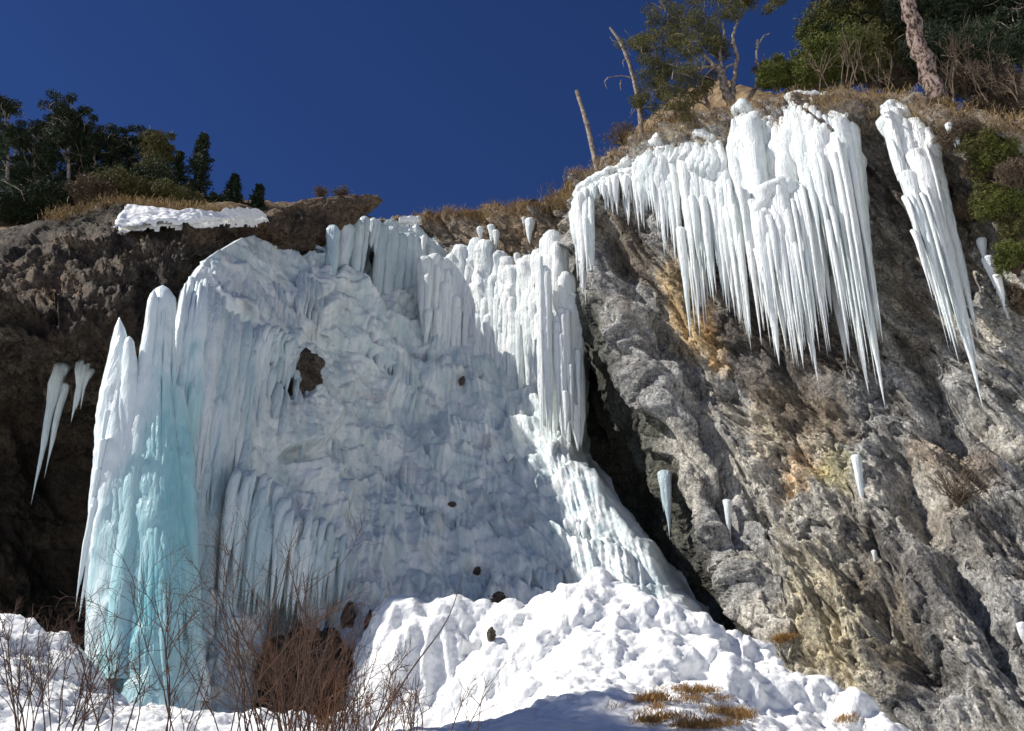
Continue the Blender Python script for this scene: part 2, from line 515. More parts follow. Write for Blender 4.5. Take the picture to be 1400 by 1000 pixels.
tint(blob(1090, 590, 90, 70, 30, s=15), (1.3, 1.15, 0.9), 0.8)
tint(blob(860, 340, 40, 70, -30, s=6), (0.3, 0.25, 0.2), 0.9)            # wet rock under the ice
tint(blob(1120, 470, 150, 45, 8, s=7), (0.6, 0.55, 0.5), 0.7)
tint(blob(1240, 350, 45, 190, -15, s=8), (0.6, 0.52, 0.42), 0.7)
tint(blob(1320, 260, 120, 120, 0, s=9), (0.5, 0.45, 0.36), 0.85)
tint(blob(1240, 820, 60, 130, -35, s=10), (0.38, 0.36, 0.35), 0.85)  # dark side of the overhanging block, its shade put into the tint
tint(blob(1330, 740, 120, 40, 30, s=11), (0.5, 0.46, 0.42), 0.7)
tint(blob(1300, 640, 80, 45, 10, s=12), (0.6, 0.48, 0.40), 0.7)
tint(blob(680, 310, 130, 60, 0, s=13), (0.72, 0.55, 0.38), 0.9)          # earthy brown cap
tint(1 - sstep(0.02, 0.07, rows + 0.02 * fbm(A0 * 0.8, 3, seed=5)), (0.55, 0.38, 0.24), 0.9)
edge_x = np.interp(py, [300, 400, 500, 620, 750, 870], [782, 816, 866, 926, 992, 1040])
tint((1 - sstep(-16, 2, px - edge_x + 8 * fbm(A0 * 1.2, 3, seed=66))) * sstep(360, 430, py), (0.17, 0.18, 0.15), 0.95)  # recess rock darkened: shade of the cave painted into the tint
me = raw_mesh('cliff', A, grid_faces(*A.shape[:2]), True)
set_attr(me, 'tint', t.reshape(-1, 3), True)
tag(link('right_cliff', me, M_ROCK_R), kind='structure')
DR = Depth(cliffR)

# hillside above the right cliff
Hs = np.concatenate([np.array(bk_rows), lip[None] + np.array([0, 0.7, -0.3])], 0)
Hs = spline_axis(spline_axis(Hs, 120, 0), 260, 1)
Hs = even_axis(Hs, 220, 0)
d = 0.5 * fbm(Hs * 0.35, 4, seed=21) + 0.12 * fbm(Hs * 2.0, 3, seed=22)
fz = sstep(1.0, 0.9, np.linspace(0, 1, Hs.shape[0]))[:, None] * 0.8 + 0.2
Hs[..., 2] += d * fz
hillR = Hs
M_EARTH = plain_material('grassy_earth', [(0.35, (0.06, 0.04, 0.025)), (0.5, (0.17, 0.115, 0.06)), (0.65, (0.27, 0.19, 0.10))], 1.6, bm=0.08, bs=5)
tag(link('right_hillside', raw_mesh('hillside', Hs, grid_faces(*Hs.shape[:2])), M_EARTH), kind='structure')
DH = Depth(hillR)

# left rock mass
cols_l = [
 [(-420,330,25),(-420,420,22.5),(-420,480,22.5),(-420,560,25),(-420,700,27),(-420,900,27)],
 [(-250,330,27),(-250,420,24.5),(-250,480,24.5),(-250,560,27),(-250,700,29),(-250,900,29)],
 [(-110,325,28),(-110,410,25.2),(-110,480,25),(-110,540,29.5),(-110,700,33),(-110,890,34)],
 [(0,318,29.5),(0,400,26.2),(5,475,25.8),(20,540,30.5),(10,680,34.5),(0,880,35)],
 [(80,300,30.8),(90,380,27.4),(95,480,26.4),(110,545,31.0),(100,680,35.5),(90,880,36)],
 [(165,275,32.3),(175,370,28.8),(180,460,27.8),(180,540,30.5),(180,680,33.5),(180,880,34.5)],
 [(250,290,33.5),(250,345,30.8),(255,410,30.3),(260,480,32),(270,650,34),(270,850,35)],
 [(330,297,35.5),(330,325,35.0),(335,370,35.6),(350,480,37),(350,650,37),(350,850,37)],
 [(395,292,39.5),(400,315,39),(405,345,39.5),(420,480,43),(420,650,42),(430,850,40)],
 [(455,283,42.5),(455,320,42.8),(455,350,44),(470,480,47),(480,650,46),(500,850,43)],
 [(540,302,49),(540,320,49.3),(540,350,49.5),(550,480,50),(560,650,48),(580,850,45)],
]
cols_l = [[(x, y, Y + (4.5 if x <= -300 else 3.8 if x <= -200 else 3.0 if x <= -50 else 2.0 if x <= 60 else 1.4 if x < 130 else .7 if x < 200 else 0)) for (x, y, Y) in c] for c in cols_l]
Gl = np.array([[P(*c) for c in col] for col in cols_l]).transpose(1, 0, 2)
lipl = Gl[0]
lowl = Gl[-1].copy(); lowl[:, 2] -= 4
b1 = lipl + np.array([0, 1.2, 0.35])
A = np.concatenate([b1[None], Gl, lowl[None]], 0)
A = spline_axis(spline_axis(A, 140, 0), 220, 1)
A = even_axis(A, 360, 0); A = even_axis(A, 520, 1)
nr = grid_normals(A)
if nr[150, 100, 1] > 0: nr = -nr
d, R, R2 = rock_relief(A, 1.25, 0.30, 13, 1.6, .4)
d += 0.35 * np.maximum(0, fbm(A * 0.5, 3, seed=91))
A0 = A.copy()
rws = np.linspace(0, 1, A.shape[0])[:, None]
A = A + nr * ((d - 0.45) * (0.25 + 0.75 * sstep(0.05, 0.22, rws)))[..., None]
px, py = proj(A0)
t = np.ones(A.shape, np.float32)
big = fbm(A0 * 0.3 + 4, 5, gain=0.6, seed=33)
tint(sstep(0.0, 0.5, big), (0.45, 0.42, 0.4))
tint(sstep(0.05, 0.5, -big), (1.5, 1.45, 1.4))
tint(blob(60, 390, 70, 28, 0, s=21), (1.9, 1.8, 1.7), 0.6)
tint(blob(100, 300, 90, 22, 0, s=24), (1.5, 1.7, 1.6), 0.6)
tint(blob(130, 460, 120, 50, 0, s=22), (0.55, 0.45, 0.38), 0.8)
tint(blob(205, 470, 45, 100, 10, s=26), (0.35, 0.3, 0.27), 0.9)  # dark hollows, their shade painted as tint
tint(blob(50, 440, 60, 22, 0, s=27), (0.4, 0.35, 0.3), 0.8)
tint(blob(330, 320, 120, 18, 0, s=25), (1.4, 1.1, 0.8), 0.6)
tint(sstep(520, 580, py + 14 * fbm(A0 * .8, 3, seed=8)), (0.3, 0.28, 0.26), 0.92)  # cave below the overhang: its shade is mixed into the rock tint
me = raw_mesh('cliff', A, grid_faces(*A.shape[:2]), True)
set_attr(me, 'tint', t.reshape(-1, 3), True)
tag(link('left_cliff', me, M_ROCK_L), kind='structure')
cliffL = A
DL = Depth(cliffL)

# plateau behind the left cliff and behind the top of the fall: rises to the left, then away
Hl = []
xl = np.clip((-lipl[:, 0] - 4) / 12, 0, 1)
for dy, dl_, dr_ in ((40, 12, 26), (22, 7, 15), (10, 3.2, 6.6), (4, 1.2, 2.2), (0.7, 0.0, 0.0)):
    q = lipl.copy(); q[:, 1] += dy; q[:, 2] += dl_ * (1 - xl) * 0.5 + dr_ * xl; Hl.append(q)
Hl = np.array(Hl)
Hl = spline_axis(spline_axis(Hl, 90, 0), 200, 1)
Hl[..., 2] += (0.4 * fbm(Hl * 0.3, 4, seed=51) + 0.1 * fbm(Hl * 2, 3, seed=52)) * (sstep(1, 0.85, np.linspace(0, 1, 90))[:, None] * 0.9 + 0.1)
tag(link('left_hillside', raw_mesh('hillside', Hl, grid_faces(*Hl.shape[:2])), M_EARTH), kind='structure')
DHL = Depth(Hl)

# ------------------------------------------------------------------ ground, one sheet of snow with the lit mounds
gc = [  # photo pixel + distance of points on the snow
 (505,868,27.2),(530,832,27.5),(575,822,27.4),(640,830,27.4),(700,828,27.2),(770,812,26.8),(822,786,26.6),(860,800,26.4),
 (905,822,26.2),(960,852,26),(1010,868,26),(1060,905,25.4),(1110,925,25),(1160,952,24.3),(1205,985,23.6),(1280,1003,23.2),
 (1400,1040,22.5),(820,850,24.4),(820,920,21.5),(820,1000,16.5),
 (520,905,26.0),(510,965,25.2),(570,885,26.1),(575,960,24.8),(640,900,25.5),(640,950,24.3),(600,1000,19.5),(700,890,25),(700,930,22.5),(700,1000,17),
 (900,880,24),(900,940,20.5),(900,1000,17),(1000,920,23.2),(1000,1000,19),(1100,970,22.5),(1100,1010,20.5),
 (480,985,24.4),(460,935,25.6),
 (-150,860,24.5),(0,850,24.3),(40,853,24.2),(80,872,24.2),(112,880,24.4),(50,920,22.3),(50,1000,19.2),(-100,1000,19),(130,940,24.0),
 (150,1000,20.5),(200,965,24.2),(300,970,24.4),(300,1010,21),(400,1010,21.5),(400,970,24.6)]
pts = [P(*c) for c in gc]
W = [(0,0,0),(0,-10,-.5),(-8,0,0.3),(8,0,0.2),(0,6,.3),(-8,8,.8),(8,8,.8),(0,12,1.5),(-7,13,1.8),(7,12,1.6),(-30,0,2),(30,0,2),(-30,20,8),(30,15,6),
     (0,31,5.0),(-3,31,4.8),(4,31,5.0),(8,30,4.4),(-8,29.5,3.5),(-12,28,3.4),(-18,29,3.0),(-22,27,5),(14,29,2.6),(20,27,1.5),(-15,34,3),(0,36,5),(10,36,5),(-40,-20,4),(40,-20,4),(0,-40,0)]
pts = np.array([tuple(p) for p in pts] + W)
rb = RBF(pts[:, :2], pts[:, 2], 10.0, 5e-4)
def ground_z(X, Y): return rb(X, Y)
xs = np.concatenate([np.linspace(-60, -17, 40)[:-1], np.linspace(-17, 19, 560), np.linspace(19, 60, 40)[1:]])
ys = np.concatenate([np.linspace(-50, 9, 50)[:-1], np.linspace(9, 17, 100)[:-1], np.linspace(17, 29.5, 300), np.linspace(29.5, 42, 40)[1:]])
X, Y = np.meshgrid(xs, ys)
Z = ground_z(X, Y)
Z = np.clip(Z, -3, 12)
stp = (1 - sstep(-4.05, -3.65, X + 0.25 * np.sin(Y * 2.1))) * sstep(24.2, 24.8, Y) * sstep(-14, -10, X)
Z = Z * (1 - stp) + np.minimum(Z, 3.1) * stp
def smax(a, b, k=.35):
    h = np.clip(.5 + .5 * (a - b) / k, 0, 1); return b * (1 - h) + a * h + k * h * (1 - h)
inm = sstep(-4.1, -3.7, X) * sstep(29.3, 28.0, Y) * sstep(19, 22, Y)
Z = Z - 0.45 * inm
def dome(px_, py_, Yd, rx, ry, hgt, pw=2.4):
    global Z
    c0 = P(px_, py_, Yd); r = (np.abs((X - c0[0]) / rx) ** pw + np.abs((Y - c0[1]) / ry) ** pw)
    Z = np.where(r < 1.6, smax(c0[2] + .12 - hgt * r, Z), Z)
for dm in [(556,826,27.2,1.25,1.5,2.6,3),(610,824,27.2,1.3,1.4,2.4,3),(585,850,26.3,1.5,1.0,2.2,3),(660,836,27.2,.9,1.2,1.6),(700,832,27,.9,1.2,1.2),(745,825,26.9,1.1,1.2,1.5),
           (820,790,26.5,1.3,1.6,1.8,1.6),(790,808,26.1,.9,1.1,1.1),(862,806,26.2,.9,1.1,1.2),(850,830,25.6,1.0,1.0,1.2),(905,826,26.0,.8,1,1),(945,846,25.8,.55,.7,.8),(1010,870,25.8,.75,.8,1.0),(975,862,25.6,.5,.6,.7),
           (1050,893,25.3,.55,.7,.8),(1088,925,24.9,.75,.8,.9),(1120,932,24.6,.6,.7,.8),(1160,955,24.2,.5,.7,.8),(1200,984,23.6,.45,.6,.6),(1040,925,24.3,.5,.6,.6),(960,880,24.8,.7,.7,.7),(900,870,24.8,.9,.8,.8),
           (820,862,24.8,1.1,.9,.8),(740,865,25.5,.9,.8,.8),(690,880,25.6,.8,.8,.9),(650,895,25.7,.6,.7,.9),(1000,905,24,.6,.6,.6),(30,855,24.2,1.0,1.0,1.1),(85,878,24.2,.7,.8,.8),(-40,862,24.3,1,1,1)]:
    dome(*dm)
q = np.stack([X, Y, Z], -1)
wob = np.stack([fbm(q * 0.8, 2, seed=3), fbm(q * 0.8, 2, seed=4), fbm(q * .8, 2, seed=6)], -1) * 0.35
F1, _, R = worley((q + wob) * 0.85, 61)
l1 = np.sqrt(np.maximum(0, 1 - F1 ** 2)) * (0.4 + R)
F1, _, R = worley((q + wob) * 2.4, 62)
l2 = np.sqrt(np.maximum(0, 1 - F1 ** 2)) * (0.4 + R)
F1, _, R = worley((q + wob * .5) * 5.5, 63)
l3 = np.sqrt(np.maximum(0, 1 - F1 ** 2)) * (0.4 + R)
F1, _, R = worley((q + wob * 2) * 0.33, 60)
l0 = np.sqrt(np.maximum(0, 1 - F1 ** 2)) * (0.3 + R)
px, py = proj(q)
rough = sstep(16, 21, Y) * (1 - 0.45 * np.exp(-((px - 585) / 90) ** 2))
d = (0.09 * (l1 - .6) * (0.4 + l0) + 0.06 * (l2 - .6) * (.5 + l0) + 0.045 * (l3 - .6) + 0.035 * fbm(q * 4.5, 3, seed=20) + 0.22 * fbm(q * .9, 3, seed=19) + 0.05 * ridged(q * np.array([2.6, 2.6, .5]), 2, 18)) * (0.25 + 0.75 * rough) + 0.18 * fbm(q * 0.4, 3, seed=8)
nr = grid_normals(q); nr *= np.sign(nr[..., 2:3])
steepm = sstep(.75, .35, nr[..., 2])
fq = q * np.array([2.4, 1.2, .35]); d += steepm * (.12 * (1 - 2 * np.abs(perlin(fq, 71))) + .06 * (1 - 2 * np.abs(perlin(fq * 2.3, 72))))
q = q + nr * (d - 0.05)[..., None]
snow = q
tag(link('snow_ground', raw_mesh('snow_ground', q, grid_faces(*q.shape[:2])), M_SNOW), kind='structure')
DS = Depth(snow)
# far ground, so the sheet reaches the horizon behind and beside
gx = np.linspace(-900, 900, 60); gy = np.linspace(-900, 900, 60)
X, Y = np.meshgrid(gx, gy)
Z = -4.5 + 6 * fbm(np.stack([X, Y, X * 0], -1) * 0.01, 3, seed=77)
Z = np.minimum(Z, -3.5)
tag(link('valley_ground', raw_mesh('valley', np.stack([X, Y, Z], -1), grid_faces(60, 60)), M_SNOW), kind='structure')

# ------------------------------------------------------------------ the icefall
ic = [(240,380,28.8),(290,362,30.2),(330,325,33),(400,345,38),(450,322,43),(520,305,46.5),(600,335,46.8),(575,400,46),(640,400,45.6),(720,400,43.6),(775,380,40.6),(575,440,45.6),(640,470,45),(700,480,43.4),
 (250,450,28.3),(300,420,29.4),(380,430,33.5),(430,400,37),(480,430,40.3),(540,450,43.5),(610,495,43.9),(680,530,42.6),(740,540,41.2),(792,560,39.6),
 (330,500,29.9),(385,470,32.3),(420,500,34.8),(480,520,38),(560,560,40.3),(640,590,40.4),(700,625,39),(765,590,39.0),(803,603,38.8),(760,632,37.4),(800,640,36.8),
 (260,540,28.0),(300,560,28.8),(350,570,30.0),(400,580,31.8),(450,620,33.8),(520,640,36.3),(620,680,37),(720,700,36),(790,700,34.6),(850,690,34.8),
 (240,640,27.7),(300,640,28.5),(360,650,29.5),(430,700,31.0),(520,740,33),(620,770,33.6),(720,780,33),(820,780,32),(880,770,32.2),(940,790,32),
 (240,750,27.4),(300,750,28.1),(380,760,28.6),(450,790,29.8),(540,820,31),(680,835,31.2),(800,845,30.4),(900,850,30.3),(980,860,30),
 (240,900,27.0),(300,900,27.5),(400,900,28.2),(460,900,28.6),(540,900,29.6),(700,910,30),(850,910,29),(1000,910,29),
 (240,960,26.2),(300,980,26.4),(400,990,27.6),(200,450,27.8),(190,600,27.4),(180,750,26.8),(170,900,26.3),(160,980,26.0)]
ic = np.array(ic, float)
rI = RBF(ic[:, :2], ic[:, 2], 100.0, 2e-4)
def ice_Y(px, py): return float(rI(np.array([px]), np.array([py]))[0])
# left / right / top outline rows (photo rows)
prow = [300,330,360,400,450,500,560,620,700,780,840,900,980,1040]
xl_  = [430,320,272,246,236,230,222,214,205,196,190,186,182,180]
xr_  = [600,606,640,800,803,805,805,806,868,925,968,1000,1010,1020]
n, m = 560, 520
pyv = np.linspace(300, 1040, n)
L = np.interp(pyv, prow, xl_); Rr = np.interp(pyv, prow, xr_)
Rr += 2.5 * perlin(np.stack([pyv * 0.03, pyv * 0, pyv * 0], -1), 5)
tt = np.linspace(0, 1, m)[None, :]
PX = L[:, None] * (1 - tt) + Rr[:, None] * tt
# the top edge: the fall begins under the rock band
top_x = [240,270,300,325,360,400,440,452,500,560,600,650,700,760,800]
top_y = [392,366,338,318,332,348,352,318,305,310,330,345,360,350,380]
PY0 = np.interp(PX[0:1] * 0 + np.linspace(240, 800, m)[None], top_x, top_y)
PY = np.repeat(pyv[:, None], m, 1)
PY = np.maximum(PY, np.interp(PX, top_x, top_y) + 3 * perlin(np.stack([PX * .05, PX * 0, PX * 0], -1), 9))
YY = rI(PX, PY)
# right rim rolls back into the cave
roll = sstep(0.955, 1.0, tt) ** 1.5
YY = YY + roll * 4.0
u = (PX - 700) / 1400; v = (500 - PY) / 1400
s = YY / (CT - ST * v)
Q = np.stack([u * s, YY, CAM_H + (ST + CT * v) * s], -1)
nr = grid_normals(Q)
if nr[300, 300, 1] > 0: nr = -nr
nr[np.isnan(nr)] = 0
steep = sstep(0.75, 0.25, nr[..., 2])                    # 1 = vertical
S = Q.copy(); S[..., 2] *= 0.3; S[..., 1] *= 0.6
wob = np.stack([fbm(Q * 0.5, 3, seed=3), fbm(Q * 0.5 + 20, 3, seed=4), fbm(Q * .5 + 40, 3, seed=6)], -1)
seg_ = np.linalg.norm(np.diff(Q, axis=0, prepend=Q[:1]), axis=-1)
seg_[np.isnan(seg_)] = 0
b_ = np.cumsum(seg_, 0) + 0 * tt
b_ = b_[:, 250:251] * 0.75 + b_ * 0.25                       # distance down the fall
zz_ = np.where(np.isfinite(Q[..., 2]), Q[..., 2], 0)
b_ = (30 - zz_) * 1.25 - 0.55 * Q[..., 0] + 0.6 * fbm(Q * .25, 2, seed=199)
a_ = Q[..., 0] * 36 / Q[..., 1] + .12 * Q[..., 1]              # distance across it
P2 = lambda fa, fb, w=0: np.stack([a_ * fa, b_ * fb, np.zeros_like(a_) + w], -1)
d = 0.75 * fbm(Q * 0.20, 3, seed=81) + 0.25 * fbm(Q * .5, 3, seed=80)
lip_all = 0
for (h_, amp_, sd_, fa_) in ((3.0, .62, 1, .24), (1.35, .17, 2, .45), (0.55, .05, 3, .9)):
    c_ = b_ / h_ + 1.25 * fbm(P2(fa_, .25 / h_, sd_ * 9.), 3, seed=200 + sd_)
    id_ = np.floor(c_); f_ = c_ - id_
    rnd_ = perlin(np.stack([a_ * fa_ * 1.3, id_ * 3.7, id_ * 0 + sd_], -1), 210 + sd_)
    prof_ = sstep(0, .26, f_) * (1 - f_)
    d += amp_ * prof_ * (0.75 + 1.0 * rnd_)
    fl_ = 1 - 2 * np.abs(perlin(np.stack([a_ * 1.7 / h_ ** .4, b_ * .16, id_ * 5.3], -1), 220 + sd_))
    d += amp_ * 0.42 * fl_ * sstep(0.05, .3, f_) * (1 - .4 * f_)
lob = 1 - 2 * np.abs(perlin(P2(.8, .35), 230)); d += .16 * lob
fine = 1 - 2 * np.abs(perlin(P2(4.2, .5), 231)); fine2 = 1 - 2 * np.abs(perlin(P2(8.5, 1.1), 232))
fm = sstep(-0.5, 0.2, fbm(Q * 0.4 + 50, 2, seed=90))
d += (.085 * fine + .035 * fine2) * (.4 + .8 * fm)
d += .05 * fbm(Q * 2.6, 3, seed=233) + 0.05 * np.abs(perlin(Q * 5, 234))
d -= .35
d *= 1 - .55 * sstep(450, 380, PX) * sstep(700, 620, PY)
px, py = PX, PY
A0 = Q
for (cx, cy, rx, ry, a, dep) in [(396,518,28,30,0,2.3),(416,850,46,62,0,2.6),(548,372,14,22,0,1.2),(508,355,16,26,0,1.4),(650,778,18,9,0,0.7),(678,822,16,9,0,.6),
                            (630,522,7,9,0,.5),(455,365,8,14,0,0.8),(440,410,6,12,0,.5),(475,845,9,22,0,.7),(410,625,30,14,0,0.7)]:
    r = np.sqrt(((px - cx) / rx) ** 2 + ((py - cy) / ry) ** 2) + 0.25 * fbm(Q * 1.2, 3, seed=95)
    d -= dep * (1 - sstep(0.5, 1.15, r))
edge = (sstep(0, 0.02, tt) * 0.8 + 0.2) * (1 - 0.55 * sstep(0.86, 0.96, tt))
Q = Q + nr * (d * edge)[..., None]
fall = Q
FALLROOT = empty('frozen_waterfall', P(500, 900, 29.6) - np.array([0, 0, 1.0]), 'broad bluish snow-covered icefall in the shade, filling the gully between the two rock walls', 'frozen waterfall')
part('ice_slope', Q, grid_faces(n, m), M_ICE_SLOPE, FALLROOT)
DF = Depth(fall)

# ------------------------------------------------------------------ ice
M_PILLAR, nt, b = mat_new('pillar_ice')
_cp = P(240, 760, 26.3)
mp = nt.nodes.new('ShaderNodeMapping'); mp.vector_type = 'POINT'
g = nt.nodes.new('ShaderNodeNewGeometry'); nt.links.new(g.outputs['Position'], mp.inputs['Vector'])
mp.inputs['Scale'].default_value = (1 / 1.45, 1 / 6.0, 1 / 5.6)
mp.inputs['Location'].default_value = (-_cp[0] / 1.45, -_cp[1] / 6.0, -_cp[2] / 5.6)
ln = nt.nodes.new('ShaderNodeVectorMath'); ln.operation = 'LENGTH'; nt.links.new(mp.outputs[0], ln.inputs[0])
nz = noise_n(nt, geo_pos(nt, (1, 1, 0.07)), 1.6, 5, 0.6)
ad = nt.nodes.new('ShaderNodeMath'); ad.operation = 'MULTIPLY_ADD'; nt.links.new(nz, ad.inputs[0]); ad.inputs[1].default_value = 1.6; nt.links.new(ln.outputs['Value'], ad.inputs[2])
c = ramp(nt, ad.outputs[0], [(0.75, (0.22, 0.50, 0.54)), (1.0, (0.46, 0.66, 0.68)), (1.0, (0.34, 0.64, 0.68))])
r = c.node.color_ramp
r.elements[0].position = 0.45; r.elements[1].position = 0.85; r.elements[2].position = 1.0; r.elements[2].color = (0.74, 0.82, 0.83, 1)
mr = nt.nodes.new('ShaderNodeMath'); mr.operation = 'MULTIPLY'; nt.links.new(ad.outputs[0], mr.inputs[0]); mr.inputs[1].default_value = 0.5
nt.links.new(mr.outputs[0], c.node.inputs[0])
nt.links.new(c, b.inputs['Base Color'])
b.inputs['Roughness'].default_value = 0.3; b.inputs['IOR'].default_value = 1.31
nb = bump(nt, noise_n(nt, geo_pos(nt, (1, 1, 0.06)), 7.0, 4, 0.55), 0.8, 0.06)
nb = bump(nt, noise_n(nt, geo_pos(nt, (1, 1, 0.5)), 14.0, 5, 0.6), 0.5, 0.03, nb)
nt.links.new(nb, b.inputs['Normal'])

def tube_geo(C, R, ell=0.8, seg=14, fl=0.16, bm=0.07, seed=0, freq=1.0):
    """lumpy tube along centres C with radii R; noise is read in world space"""
    C = np.asarray(C, float); R = np.asarray(R, float)
    n = len(C)
    a = np.linspace(0, 2 * np.pi, seg, endpoint=False)
    V = np.stack([C[:, None, 0] + R[:, None] * np.cos(a), C[:, None, 1] + ell * R[:, None] * np.sin(a), np.repeat(C[:, None, 2], seg, 1)], -1)
    q = V.copy(); q[..., 2] *= 0.13
    f = 1 - 2.0 * np.abs(perlin(q * 2.6 * freq + seed, 7)) + 0.5 * (1 - 2 * np.abs(perlin(q * 6.0 * freq + seed, 8)))
    g = perlin(V * np.array([1.6, 1.6, 0.9]) + seed, 9) + 0.8 * perlin(V * np.array([4, 4, 2.0]) + seed, 10) + 0.8 * np.abs(perlin(V * np.array([8, 8, 5.0]) + seed, 12))
    k = 1 + fl * (f - 0.5) + bm * 1.9 * g
    V[..., 0] = C[:, None, 0] + (V[..., 0] - C[:, None, 0]) * k
    V[..., 1] = C[:, None, 1] + (V[..., 1] - C[:, None, 1]) * k
    F = grid_faces(n, seg, wrap=True)
    return V.reshape(-1, 3), F

def icicle_geo(top, L, r0, q=1.5, seed=0, lean=(0, 0), seg=12, cap=0.5, back=0.0, tipw=0.018, fl=0.2):
    n = int(np.clip(L / 0.10, 10, 90))
    t = np.concatenate([np.linspace(0, min(cap * r0 / L, 0.3), 5)[:-1], np.linspace(min(cap * r0 / L, 0.3), 1, n)])
    tc = min(cap * r0 / L, 0.3)
    capr = np.sqrt(np.clip(1 - (1 - np.clip(t / tc, 0, 1)) ** 2, 0.0, 1))
    body = (1 - t ** q) * (1 - 0.15 * t)
    R = np.maximum(r0 * capr * body, tipw * (1 - t) + 0.002)
    R[0] = 0.01
    C = np.empty((len(t), 3))
    wig = 0.10 * r0
    C[:, 0] = top[0] + lean[0] * t * L + wig * np.sin(t * 5 + seed)
    C[:, 1] = top[1] + lean[1] * t * L + back * (1 - t) ** 6
    C[:, 2] = top[2] - t * L
    return tube_geo(C, R, 0.85, seg, fl, 0.08, seed * 1.37)

def tube_path(C, R, seg=8, noise=0.0, seed=0):
    """tube along any path with a frame that follows it"""
    C = np.asarray(C, float); R = np.asarray(R, float)
    T = np.gradient(C, axis=0); T /= np.linalg.norm(T, axis=1, keepdims=True) + 1e-9
    ref = np.array([0., 0, 1]) if abs(T[:, 2].mean()) < 0.8 else np.array([0., 1, 0])
    U = np.cross(T, ref); U /= np.linalg.norm(U, axis=1, keepdims=True) + 1e-9
    W = np.cross(T, U)
    a = np.linspace(0, 2 * np.pi, seg, endpoint=False)
    off = R[:, None, None] * (np.cos(a)[None, :, None] * U[:, None] + np.sin(a)[None, :, None] * W[:, None])
    V = C[:, None] + off
    if noise:
        k = 1 + noise * (perlin(V * 1.7 + seed, 3) + 0.7 * perlin(V * 4.5 + seed, 4))
        V = C[:, None] + off * k[..., None]
    return V.reshape(-1, 3), grid_faces(len(C), seg, wrap=True)

def ice_cap(root, key, r, mat):
    """lumpy roll of ice along the lip that the icicles hang from"""
    K = np.array(key, float); n = 40
    t = np.linspace(0, len(K) - 1, n)
    C = np.array([P(*[np.interp(q, np.arange(len(K)), K[:, j]) for j in range(3)]) for q in t])
    Rr = r * (0.75 + 0.5 * np.abs(perlin(C * 1.9, 5)) + 0.5 * perlin(C * 0.7, 6)); Rr[[0, -1]] = 0.02; Rr[[1, -2]] *= .7
    V, F = tube_path(C, Rr, 14, 0.35)
    part('ice_cap', V, F, mat, root)

def flow_geo(px, pt, pb, rpx, off=0.1, seed=0, seg=10, taper=1.0, step=9, fl=0.2, f=None):
    """a rib of ice that runs straight down over the fall, following its surface"""
    f = f or ice_Y
    Y = f(px, pt); x = P(px, pt, Y)[0]
    n = max(5, int((pb - pt) / step)); C = []; R_ = []
    pys = np.linspace(pt, pb, n); cx = px
    for i, py in enumerate(pys):
        cx = px + (px - 700) / 3300 * (py - pt); Y = f(cx, py)
        C.append(P(cx, py, Y - off)); t = i / (n - 1)
        R_.append(rpx * px_m(Y, py) * (1 - taper * t ** 2.2) * min(1, 0.25 + 3.5 * t) + 0.01)
    C = np.array(C)
    C[1:-1, 1] = C[1:-1, 1] * .5 + .25 * (C[2:, 1] + C[:-2, 1])
    return tube_geo(C, R_, 1.0, seg, fl, 0.12, seed)

def merge(lst):
    off = 0; Vs = []; Fs = []
    for V, F in lst:
        Vs.append(V); Fs.append(F + off); off += len(V)
    return np.concatenate(Vs), np.concatenate(Fs)

def px_m(Y, py=400):
    v = (500 - py) / 1400
    return Y / (CT - ST * v) / 1400          # metres per photo pixel

def hang(root, px, py, Y, pyb, rpx, mat, q=1.5, lean=(0, 0), seed=0, name='icicle', back=0.0, cap=0.9, fl=0.2, seg=12):
    top = P(px, py, Y)
    zb = zat(0, pyb, 0, Y)
    L = max(0.25, top[2] - zb)
    V, F = icicle_geo(top, L, rpx * px_m(Y, py), q, seed, lean, cap=cap, back=back, fl=fl, seg=seg)
    return part(name, V, F, mat, root)

R = random.Random(5)

def curtain(root, key, n, mat, rpx=(5, 11), rag=40, q=(1.2, 2.2), yj=0.25, lean=(0, 0), back=0.25, shift=(0, 0), name='icicle'):
    """icicles side by side along a lip. key rows: px, py top, distance, py bottom"""
    K = np.array(key, float); d = np.concatenate([[0], np.cumsum(np.abs(np.diff(K[:, 0])) + 1e-3)])
    n0 = n; n = int(n * 3.3)
    for i in range(n):
        s = (i + R.uniform(-.35, .35)) / max(1, n - 1) * d[-1]; s = min(max(s, 0), d[-1])
        px, py, Y, pb = [np.interp(s, d, K[:, j]) for j in range(4)]
        hero = R.random()
        b = pb - rag * (0.75 * hero ** 1.5 + 0.9 * (0.5 + 0.5 * math.sin(px * 0.30 + 1.7 * math.sin(px * .11))) ** 1.5)
        drop = R.random() ** 2.2 * 0.45 * (b - py) if i % 2 else 0
        hang(root, px, py + R.uniform(-2, 5) + drop, Y + R.uniform(-yj, yj) - (0.15 if drop else 0), b, R.uniform(*rpx) * (0.48 if drop else 0.72), mat, R.uniform(*q), lean, i * 3.1 + px, name, back)

def blur(A):
    A = np.where(np.isinf(A), np.nan, A); B = A
    for _ in range(3):
        st = np.stack([np.roll(np.roll(B, i, 0), j, 1) for i in (-1, 0, 1) for j in (-1, 0, 1)])
        with np.errstate(all='ignore'):
            import warnings
            with warnings.catch_warnings():
                warnings.simplefilter('ignore'); B = np.nanmean(st, 0)
    return B
DRB = blur(DR.A)
def rock_Y(px, py):
    v = DRB[int(px // 6) + 70, int(py // 6) + 36]
    return 35.0 if np.isnan(v) else float(v)

